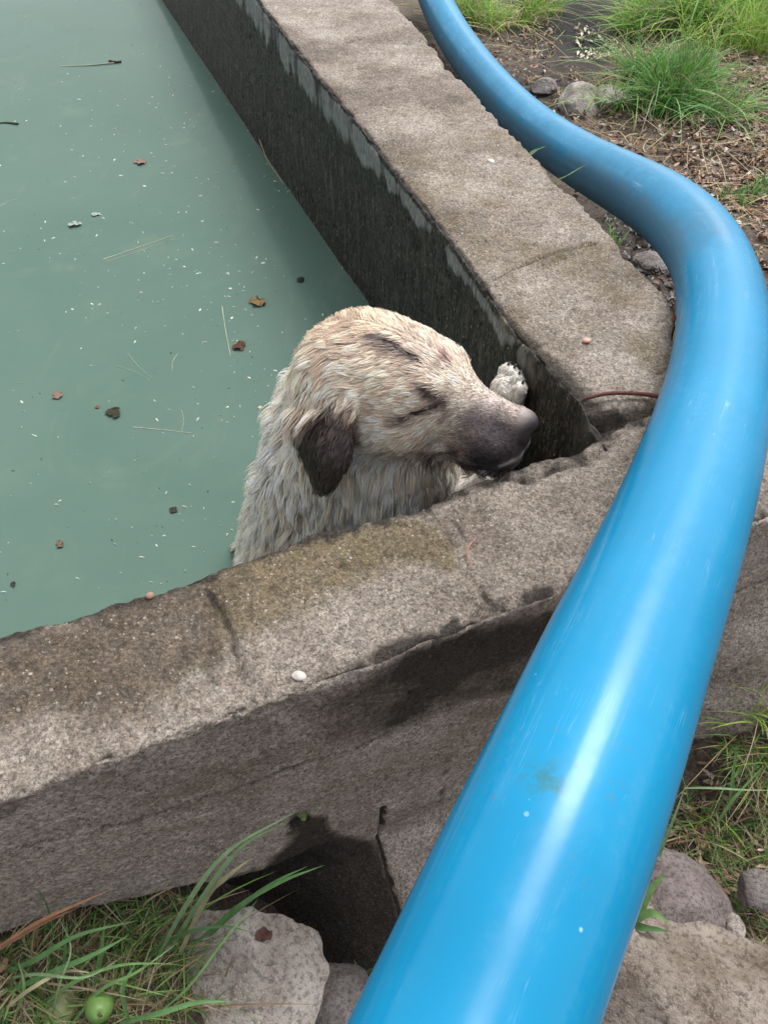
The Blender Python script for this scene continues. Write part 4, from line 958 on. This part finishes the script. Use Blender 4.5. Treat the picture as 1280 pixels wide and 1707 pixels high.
def hand(name, specs, label, cat='grass', mat=None):
    B = Blades()
    for pts, wpx, col in specs:
        P_ = catmull(np.array([atz(*q) for q in pts]), 8); d = np.linalg.norm(P_[0] - [0, 0, CAMH])
        B.add(P_, wpx * 0.62 / F * d, col, tuple(min(1, x * 1.15) for x in col))
    return obj(name, B.mesh(name), mat or M_GRASS, label=label, category=cat)
g1, g2, g3, dg, dl = (0.12, 0.25, 0.09), (0.16, 0.29, 0.10), (0.22, 0.33, 0.17), (0.08, 0.17, 0.06), (0.42, 0.40, 0.24)
hand('grass_tuft', [
    ([(262,1600,-.43),(310,1510,-.30),(380,1420,-.22),(500,1350,-.17)], 12, g3),
    ([(280,1590,-.43),(335,1500,-.32),(400,1415,-.25),(475,1372,-.2)], 12, g3),
    ([(300,1590,-.43),(345,1495,-.33),(375,1465,-.28),(420,1430,-.25)], 15, dl),
    ([(255,1590,-.43),(300,1530,-.35),(330,1480,-.3),(395,1395,-.25)], 7, g2),
    ([(330,1570,-.44),(400,1510,-.34),(470,1470,-.28),(540,1443,-.25)], 11, g1),
    ([(350,1560,-.44),(410,1505,-.36),(460,1470,-.31),(512,1445,-.28)], 11, g1),
    ([(240,1600,-.43),(300,1560,-.38),(370,1545,-.36),(420,1555,-.36)], 9, dg),
    ([(265,1690,-.40),(320,1640,-.36),(380,1560,-.32),(430,1500,-.30)], 6, g2)],
    'long green and straw grass blades leaning up against the front wall face')
hand('grass_tuft', [
    ([(0,1625,-.35),(60,1600,-.30),(130,1560,-.27),(230,1535,-.26)], 12, g1),
    ([(0,1660,-.35),(80,1625,-.3),(160,1590,-.28),(215,1560,-.28)], 13, g1),
    ([(105,1640,-.37),(108,1590,-.3),(112,1540,-.26)], 9, g1),
    ([(160,1640,-.38),(168,1590,-.33),(176,1535,-.27)], 13, g2),
    ([(60,1690,-.36),(120,1640,-.31),(200,1610,-.29),(290,1607,-.30)], 9, g2),
    ([(85,1700,-.36),(100,1640,-.30),(118,1580,-.28),(92,1520,-.26)], 5, g3),
    ([(90,1560,-.32),(78,1510,-.27),(52,1465,-.22)], 5, dg),
    ([(200,1707,-.38),(265,1690,-.34),(330,1672,-.33),(392,1670,-.34)], 13, g1),
    ([(0,1690,-.35),(50,1650,-.3),(110,1620,-.3),(165,1625,-.3)], 9, dl),
    ([(0,1635,-.35),(60,1625,-.3),(140,1630,-.29),(200,1600,-.3)], 7, g3),
    ([(120,1707,-.37),(170,1650,-.32),(230,1620,-.30),(300,1570,-.3)], 8, g2),
    ([(215,1707,-.38),(205,1650,-.34),(230,1600,-.32)], 12, g1),
    ([(20,1707,-.36),(40,1650,-.32),(30,1600,-.30)], 8, g2)],
    'tangle of broad green grass blades around the green fruit at lower left')
hand('grass_tuft', [
    ([(1085,1470,-.60),(1105,1410,-.52),(1125,1360,-.46),(1142,1312,-.42)], 9, g3),
    ([(1140,1314,-.42),(1190,1314,-.41),(1240,1317,-.42),(1300,1318,-.43)], 6, g3),
    ([(1215,1350,-.54),(1222,1290,-.46),(1228,1240,-.40)], 9, g2),
    ([(1190,1380,-.56),(1225,1330,-.50),(1270,1280,-.46)], 9, g2)],
    'long pale green blades bending over the dry grass right of the pipe')
hand('weed', [
    ([(1064,1532,-.50),(1079,1492,-.47),(1109,1454,-.44)], 24, g2),
    ([(1062,1537,-.50),(1064,1502,-.47),(1076,1472,-.45)], 15, g1),
    ([(1059,1537,-.50),(1086,1522,-.475),(1119,1540,-.47)], 20, g2),
    ([(1054,1542,-.50),(1074,1547,-.485),(1120,1554,-.48)], 18, dg),
    ([(1054,1537,-.50),(1044,1512,-.48),(1052,1487,-.46)], 12, g1)],
    'small broad-leaved green weed beside the pipe above the tan boulder', 'weed')
hand('weed', [
    ([(600,1640,-.76),(597,1620,-.72),(590,1600,-.70)], 9, g2), ([(600,1640,-.76),(612,1622,-.72),(628,1612,-.70)], 9, g2),
    ([(602,1650,-.76),(615,1645,-.74),(625,1640,-.72)], 8, g1), ([(596,1640,-.76),(588,1625,-.73),(580,1618,-.72)], 7, g1)],
    'tiny green sprig in the dark hollow left of the pipe', 'weed')
hand('grass_sprig', [([(878,262,-.10),(893,249,-.03),(910,243,.0)], 14, g3)], 'short broad green blade poking up between side wall and pipe')
hand('grass_sprig', [([(915,305,-.08),(945,291,-.02),(978,273,.02)], 11, g3)], 'longer pointed green blade laid over the pipe behind the side wall')
hand('dry_stalk', [([(-30,1597,-.30),(60,1540,-.25),(120,1512,-.22),(188,1482,-.19)], 8, (0.42, 0.22, 0.12)), ([(-30,1600,-.30),(60,1546,-.255),(130,1514,-.225)], 9, (0.30, 0.16, 0.10))],
     'dry orange-brown stalk leaning on the front wall at the left edge', 'stalk')

# ground-hugging grass and litter that nobody could count
def scatter_grass(name, polys, n, hmax, cols, label, dryf):
    B = Blades(); k = 0
    for poly, share in polys:
        xs = [p[0] for p in poly]; ys = [p[1] for p in poly]
        while k < n * share:
            q = np.array([[rng.uniform(min(xs), max(xs)), rng.uniform(min(ys), max(ys))]])
            if not inpoly(q, poly)[0]: continue
            k += 1; p = atz(q[0, 0], q[0, 1], -0.5); z = float(ground_z(p[0], p[1])[0]); p = atz(q[0, 0], q[0, 1], z)
            p[2] = float(ground_z(p[0], p[1])[0]) - 0.003
            col = jit(DRY[rng.integers(4)], 0.3) if rng.random() < dryf else jit(cols[rng.integers(len(cols))], 0.3)
            B.grow(p, hmax * rng.uniform(0.3, 1.1), rng.uniform(0, 6.3), rng.uniform(0.6, 2.0), 0.0022 * rng.uniform(0.6, 1.3), col, n=6, droop=0.8)
        k = 0; n = n
    return obj(name, B.mesh(name), M_GRASS, label=label, category='grass', kind='stuff')
scatter_grass('grass', [([(1290,1080),(1225,1240),(1120,1440),(1200,1560),(1300,1640),(1300,1080)], 1.0), ([(-20,1560),(250,1500),(330,1600),(300,1720),(-20,1720)], 0.8)],
              1500, 0.055, GREENS, 'short green and straw-coloured grass over the soil beside the wall', 0.5)
def leaf_mesh(n, sampler, smin_, smax_, cols, name, label, zoff=0.004, flat=0.3, cat='leaves'):
    V = []; F_ = []; C_ = []; base = np.array([(i / 4, j) for i in range(5) for j in (-1, 0, 1)], float)
    wv = np.sin(np.pi * np.clip(base[:, 0] * 0.94 + 0.03, 0, 1)) ** 0.8
    fc = np.array([[i*3+j, i*3+j+1, (i+1)*3+j+1, (i+1)*3+j] for i in range(4) for j in range(2)])
    for k in range(n):
        p = sampler(); s_ = rng.uniform(smin_, smax_); asp = rng.uniform(0.25, 0.5); cu = rng.uniform(-1.2, 1.2); cv = rng.uniform(-0.5, 1.0)
        x = (base[:, 0] - 0.5) * s_; y = base[:, 1] * wv * s_ * asp * 0.5
        z = s_ * (cu * (base[:, 0] - 0.5) ** 2 + cv * np.abs(base[:, 1]) * wv * asp * 0.6 + rng.normal(0, 0.03, len(base)))
        q = np.stack([x, y, z], 1); Rm = np.array(Matrix.Rotation(rng.uniform(0, 6.3), 3, 'Z') @ Matrix.Rotation(rng.normal(0, flat), 3, 'X') @ Matrix.Rotation(rng.normal(0, flat), 3, 'Y'))
        V.append(q @ Rm.T + p + [0, 0, zoff + abs(rng.normal(0, 0.006))]); F_.append(fc + k * 15); C_.append(np.tile(jit(cols[rng.integers(len(cols))], 0.35), (15, 1)))
    return obj(name, mesh_np(name, np.vstack(V), np.vstack(F_), True, Col=np.vstack(C_)), M_LEAF, label=label, category=cat, kind='stuff')
def samp(poly, pale=False):
    xs = [p[0] for p in poly]; ys = [p[1] for p in poly]
    def f():
        while True:
            q = np.array([[rng.uniform(min(xs), max(xs)), rng.uniform(min(ys), max(ys))]])
            if inpoly(q, poly)[0] and (pale or not inpoly(q + rng.normal(0, 8, (1, 2)), [(915,-60),(1050,-60),(1045,90),(1010,150),(930,120)])[0]):
                p = atz(q[0, 0], q[0, 1], -0.37 if q[0, 1] < 700 else -0.55); p[2] = float(ground_z(p[0], p[1])[0]); return p
    return f
BR = [(0.20, 0.115, 0.07), (0.28, 0.18, 0.12), (0.33, 0.25, 0.19), (0.12, 0.07, 0.045), (0.42, 0.34, 0.28), (0.24, 0.13, 0.09)]
leaf_mesh(2600, samp([(700,-40),(1340,-40),(1340,620),(1270,470),(1200,380),(1050,290),(900,170),(800,80)]), 0.010, 0.036, BR, 'leaf_litter', 'brown dead leaves strewn over the soil beyond the pipe')
leaf_mesh(1300, samp([(1070,190),(1340,90),(1340,420),(1180,330)]), 0.012, 0.036, BR + BR[:3] + [(0.50, 0.42, 0.36), (0.6, 0.54, 0.48)], 'leaf_litter', 'thick reddish brown leaf litter at the right behind the pipe bend')
leaf_mesh(130, samp([(960,25),(1035,60),(1030,120),(965,110)], True), 0.014, 0.034, [(0.55, 0.52, 0.38), (0.62, 0.58, 0.48), (0.35, 0.33, 0.16)], 'leaf_litter', 'pale dead leaves on the dark wet mud at the top')
leaf_mesh(700, samp([(1090,1440),(1300,1080),(1300,1720),(1180,1570)]), 0.010, 0.03, BR, 'leaf_litter', 'brown leaf scraps in the grass at lower right')
tuft(150, 1600, 130, 0.13, 0.10, 0.0028, 'fine green grass growing up through the broad blades at lower left', GREENS, dryf=0.3)
tuft(300, 1560, 60, 0.15, 0.05, 0.0026, 'fine grass between the pale rock and the front wall', GREENS, dryf=0.35)
tuft(1200, 1330, 160, 0.11, 0.08, 0.0026, 'mixed green and straw grass at the foot of the wall right of the pipe', GREENS + YG, dryf=0.45)
tuft(1265, 1240, 140, 0.12, 0.07, 0.0028, 'yellow-green grass against the wall at the right edge', YG, dryf=0.35)
leaf_mesh(260, samp([(-20,1560),(270,1500),(450,1530),(620,1600),(600,1720),(-20,1720)]), 0.008, 0.026, BR, 'leaf_litter', 'brown leaf scraps in the grass at lower left')
leaf_mesh(160, samp([(980,330),(1140,430),(1130,520),(1050,430)]), 0.012, 0.03, [(0.12, 0.11, 0.11), (0.22, 0.20, 0.2), (0.05, 0.045, 0.04)], 'leaf_litter', 'dark rotten leaves in the gap beside the side wall')
def wsamp(x0, x1, y0, y1):
    def f():
        while True:
            p = np.array([rng.uniform(x0, x1), rng.uniform(y0, y1), 0.0])
            if inpoly(p[None, :2], pool_out)[0] or inpoly(p[None, :2], [atz(915, -60, -.38)[:2], atz(1050, -60, -.38)[:2], atz(1030, 140, -.38)[:2], atz(930, 120, -.38)[:2]])[0]: continue
            p[2] = float(ground_z(p[0], p[1])[0]); return p
    return f
pool_out = [mid1(-60, -0.24), mid1(0.9, -0.24), mid1(3, -0.24), mid1(3, 0.02), mid2(0.02, 0.34), mid2(60, 0.40), np.array([-60, 60])]
leaf_mesh(1500, wsamp(0.2, 3.2, 0.9, 5.2), 0.012, 0.036, BR, 'leaf_litter', 'thin scatter of brown leaves between the side wall and the pipe and beyond')
leaf_mesh(700, wsamp(-1.2, 2.0, -0.3, 1.0), 0.008, 0.026, BR, 'leaf_litter', 'sparse brown leaf scraps on the bare soil in front of the basin')
# twigs in the litter: a mat of fine dead stems
B = Blades(); f_ = samp([(760,-20),(1340,-20),(1340,460),(1180,340),(1000,240),(880,140)])
for _ in range(1100):
    p = f_() + np.array([0, 0, 0.01]); a = rng.uniform(0, 6.3); l_ = rng.uniform(0.05, 0.22); d = np.array([math.cos(a), math.sin(a), rng.normal(0, 0.15)]) * l_
    B.add(catmull(np.array([p, p + d * 0.5 + rng.normal(0, 0.012, 3), p + d]), 3), rng.uniform(0.0016, 0.0036), jit(DRY[rng.integers(4)], 0.35), taper=False)
obj('dead_stems', B.mesh('dead_stems'), M_TWIG, label='fine dead stems tangled over the leaf litter beyond the pipe', category='stems', kind='stuff')

# ------------------------------------------------------------------ on the walls
def stick(name, pts, r0, r1, col, label, cat='twig', parent=None):
    P_ = catmull(np.array([atz(*q) for q in pts]), 8); V, f, _ = tube(P_, np.linspace(r0, r1, len(P_)), 10)
    V = V + fbm(V, 160, 2, 3)[:, None] * r0 * 0.25
    return obj(name, mesh_np(name, V, f, Col=np.tile(col, (len(V), 1))), M_TWIG, label=label, category=cat)
stick('root', [(970,667,.002),(985,662,.012),(1010,656,.014),(1045,655,.012),(1080,658,.010),(1130,668,.008)], 0.0026, 0.0038, (0.13, 0.055, 0.045),
      'thin reddish brown root lying across the corner of the two walls', 'root')
stick('root', [(792,898,.001),(782,910,.004),(779,925,.002),(788,942,.002)], 0.0010, 0.0007, (0.45, 0.2, 0.16), 'fine pink rootlet curled on the front wall beside a crack', 'root')
stick('stem', [(432,232,-.46),(447,268,-.455),(472,305,-.46)], 0.0015, 0.001, (0.35, 0.28, 0.18), 'thin dry stem caught on the side wall at the waterline', 'stem')
def small_leaf(px, py, z, size, col, label, asp=0.7, seed=0, name='leaf', cat='leaf', rotz=None, stalk=True):
    r_ = np.random.default_rng(seed); n, m = 11, 7; u, v = np.meshgrid(np.linspace(0, 1, n), np.linspace(-1, 1, m), indexing='ij')
    wv = np.sin(np.pi * np.clip(u * 0.94 + 0.03, 0, 1)) ** 0.6 * (1 + 0.9 * fbm(np.stack([u * 3.1, v * 2 + seed, 0 * u + seed], -1), 1.0, 2, seed) * np.abs(v) + 0.25 * np.sin(u * 13 + seed) * np.sign(v) * np.abs(v))
    P_ = np.stack([(u - 0.5) * size, v * wv * size * asp * 0.5, 0 * u], -1).reshape(-1, 3)
    P_[:, 2] = size * 0.14 * np.abs(fbm(P_ / size * 2.2, 1.4, 3, seed + 5)) * 2 + size * 0.06 * np.abs(v.ravel()) + 0.0008
    a = r_.uniform(0, 6.3) if rotz is None else rotz
    Rm = np.array(Matrix.Rotation(a, 3, 'Z')); V = P_ @ Rm.T
    Cc = np.array(col)[None] * (1 + 0.5 * fbm(P_ / size, 5, 3, seed))[:, None]
    o = obj(name, mesh_np(name, V, grid_faces(n, m), True, Col=np.clip(Cc, 0, 1)), M_LEAF, label=label, category=cat); o.location = atz(px, py, z); return o
small_leaf(1128, 532, 0.004, 0.022, (0.22, 0.05, 0.04), 'curled dark red leaf on the side wall against the pipe', seed=3)
small_leaf(505, 1358, -0.33, 0.022, (0.16, 0.20, 0.07), 'small withered green leaf at the hole in the front wall face', seed=5)
bpy.context.view_layer.update()
_rb = BVHTree.FromPolygons([tuple(pale_rock.matrix_world @ v.co) for v in pale_rock.data.vertices], [tuple(p.vertices) for p in pale_rock.data.polygons])
_h = _rb.ray_cast(Vector((0, 0, CAMH)), Vector(ray(440, 1560)).normalized())[0]
small_leaf(440, 1560, (_h.z if _h else -0.45) + 0.001, 0.026, (0.10, 0.05, 0.045), 'curled purplish dead leaf on the tip of the pale rock', seed=6)

# ------------------------------------------------------------------ floating on the water
fw = WZ + 0.0006
for px, py, s_, col, sd_, lb in [
    (399, 578, .042, (.085, .035, .018), 1, 'dark reddish brown leaf floating beside a thin straw'),
    (430, 504, .052, (.17, .12, .05), 2, 'tan and brown leaf floating nearest the side wall'),
    (502, 467, .028, (.015, .014, .012), 3, 'small black leaf scrap floating close to the dark side wall'),
    (190, 690, .042, (.035, .030, .018), 4, 'dark ragged leaf floating near the middle of the water, below a crossed pair of straws'),
    (95, 660, .032, (.20, .13, .10), 5, 'pinkish brown leaf floating nearest the left edge'),
    (233, 271, .046, (.24, .16, .13), 6, 'curled pale brown leaf floating high up in the water'),
    (100, 908, .022, (.13, .08, .06), 7, 'little brown leaf floating at the lower left'),
    (290, 851, .018, (.03, .03, .022), 8, 'little black seed husk floating left of the dog'),
    (434, 680, .012, (.55, .45, .25), 9, 'round yellowish petal floating just left of the dog'),
    (22, 975, .014, (.03, .03, .03), 10, 'black crumb floating above the front wall at far left'),
    (163, 678, .014, (.20, .08, .05), 11, 'tiny reddish scrap floating left of the dark ragged leaf')]:
    small_leaf(px, py, fw, s_, col, lb, seed=sd_ * 7, asp=0.75)
small_leaf(125, 375, fw, .045, (.30, .36, .33), 'pale translucent ring of scum floating on the water', seed=99, name='scum', cat='scum')
small_leaf(160, 357, fw, .03, (.30, .36, .33), 'pale speck of scum floating beside the ring of scum', seed=98, name='scum', cat='scum')
def straw(pts, r_, col, label, name='straw'): 
    return stick(name, [(*p, WZ + 0.0004) for p in pts], r_, r_ * 0.6, col, label, name)
straw([(172,432),(230,412),(288,392)], .0016, (.42, .42, .32), 'long pale straw floating slantwise, right of the scum')
straw([(176,436),(235,417),(292,397)], .0009, (.38, .40, .32), 'thinner straw floating tight against the long pale straw')
straw([(370,510),(376,550),(384,592)], .0012, (.45, .46, .30), 'thin upright straw floating beside the reddish brown leaf')
straw([(222,712),(265,716),(320,722)], .0014, (.36, .40, .28), 'level straw floating below the crossed straws')
straw([(212,588),(232,612),(256,632)], .0010, (.26, .33, .26), 'faint straw slanting down, one of a crossed pair')
straw([(196,610),(225,620),(250,634)], .0009, (.26, .33, .26), 'faint flatter straw, the other of the crossed pair')
straw([(302,682),(306,700),(303,718)], .0009, (.30, .35, .27), 'short faint straw floating above the level straw')
straw([(296,590),(288,602),(287,618)], .0010, (.36, .38, .30), 'short bent straw floating in the middle of the water')
straw([(0,343),(12,337),(28,331)], .0014, (.33, .36, .26), 'short straw floating at the left edge')
stick('twig', [(102,110,WZ),(150,108,WZ+.002),(190,104,WZ+.004)], .0035, .0028, (.30, .32, .24), 'short pale twig floating at the top of the water')
stick('twig', [(182,101,WZ+.004),(194,103,WZ+.004),(202,102,WZ+.003)], .006, .005, (.05, .035, .02), 'dark seed pod floating at the end of the pale twig', 'seed pod')
stick('twig', [(-8,206,WZ),(10,204,WZ+.002),(30,206,WZ+.003)], .0028, .0045, (.06, .05, .035), 'dark twig floating at the upper left edge')
# drifting specks
def specks(name, n, cols, smin_, smax_, label, dens):
    V = []; F_ = []; C_ = []; k = 0
    while k < n:
        x, y = rng.uniform(-60, 640), rng.uniform(-60, 1060); p = atz(x, y, fw)
        l1 = (p[:2] - A1); l2 = (p[:2] - A2)
        if l1 @ N1 < 0.02 or l2 @ N2 > -0.02: continue
        if rng.random() > 0.05 + 0.5 * max(0, float(fbm(np.array([[p[0], p[1], 0.0]]), 2.5, 3, 400)[0])) + dens(x, y): continue
        s_ = rng.uniform(smin_, smax_) ; asp = rng.uniform(0.16, 0.45); a = rng.normal(0.3, 1.2)
        th = np.linspace(0, 2 * np.pi, 7)[:-1]; q = np.stack([np.cos(th) * s_, np.sin(th) * s_ * asp], 1) * rng.uniform(0.75, 1.2, (6, 1)); c, s__ = math.cos(a), math.sin(a)
        q = q @ np.array([[c, s__], [-s__, c]]); top = np.c_[q * 0.7 + p[:2], np.full(6, p[2] + s_ * 0.25)]; bot = np.c_[q + p[:2], np.full(6, p[2] - 0.001)]
        V.append(np.vstack([top, bot])); i = k * 12
        F_ += [[i, i+1, i+2, i+3], [i, i+3, i+4, i+5]] + [[i+j, i+6+j, i+6+(j+1) % 6, i+(j+1) % 6] for j in range(6)]
        C_.append(np.tile(jit(cols[rng.integers(len(cols))], 0.3), (12, 1))); k += 1
    o = obj(name, mesh_np(name, np.vstack(V), np.array(F_), False, Col=np.vstack(C_)), M_PEB, label=label, category='specks', kind='stuff')
dn = lambda x, y: math.exp(-((x - 260) ** 2 + (y - 200) ** 2) / 130 ** 2) + 0.8 * math.exp(-((x - 350) ** 2 + (y - 450) ** 2) / 110 ** 2) + 0.6 * math.exp(-((x - 400) ** 2 + (y - 640) ** 2) / 80 ** 2)
specks('white_specks', 300, [(.62, .66, .58), (.50, .56, .50), (.40, .46, .40)], 0.002, 0.008, 'tiny whitish specks drifting on the green water', dn)
specks('faint_specks', 380, [(.24, .34, .28), (.28, .36, .27), (.20, .30, .25)], 0.001, 0.006, 'faint pale crumbs drifting on the green water', dn)
specks('dark_specks', 90, [(.02, .025, .02), (.05, .04, .03)], 0.0012, 0.0042, 'tiny dark specks drifting on the green water', lambda x, y: 0.5)
# crumbs stuck along the waterline of the side wall
V = []; F_ = []; C_ = []
for k in range(120):
    u_ = rng.uniform(0.5, 3.6); v_ = float(np.interp(u_, _ku, _kv)) - rng.uniform(0.0, 0.012); p = np.array([*(A2 + U2 * u_ + N2 * v_), WZ + abs(rng.normal(0, 0.006))]); s_ = rng.uniform(0.001, 0.0045)
    q = rng.normal(0, 1, (4, 3)); q /= np.linalg.norm(q, axis=1)[:, None]; V.append(p + q * s_ * [0.6, 0.6, 1.6]); i = 4 * k; F_ += [[i, i+1, i+2], [i, i+2, i+3], [i, i+3, i+1], [i+1, i+3, i+2]]
    C_.append(np.tile(jit((.55, .52, .42), 0.3), (4, 1)))
obj('waterline_crumbs', mesh_np('waterline_crumbs', np.vstack(V), np.array(F_), False, Col=np.vstack(C_)), M_PEB, label='pale crumbs stuck along the waterline of the side wall', category='crumbs', kind='stuff')
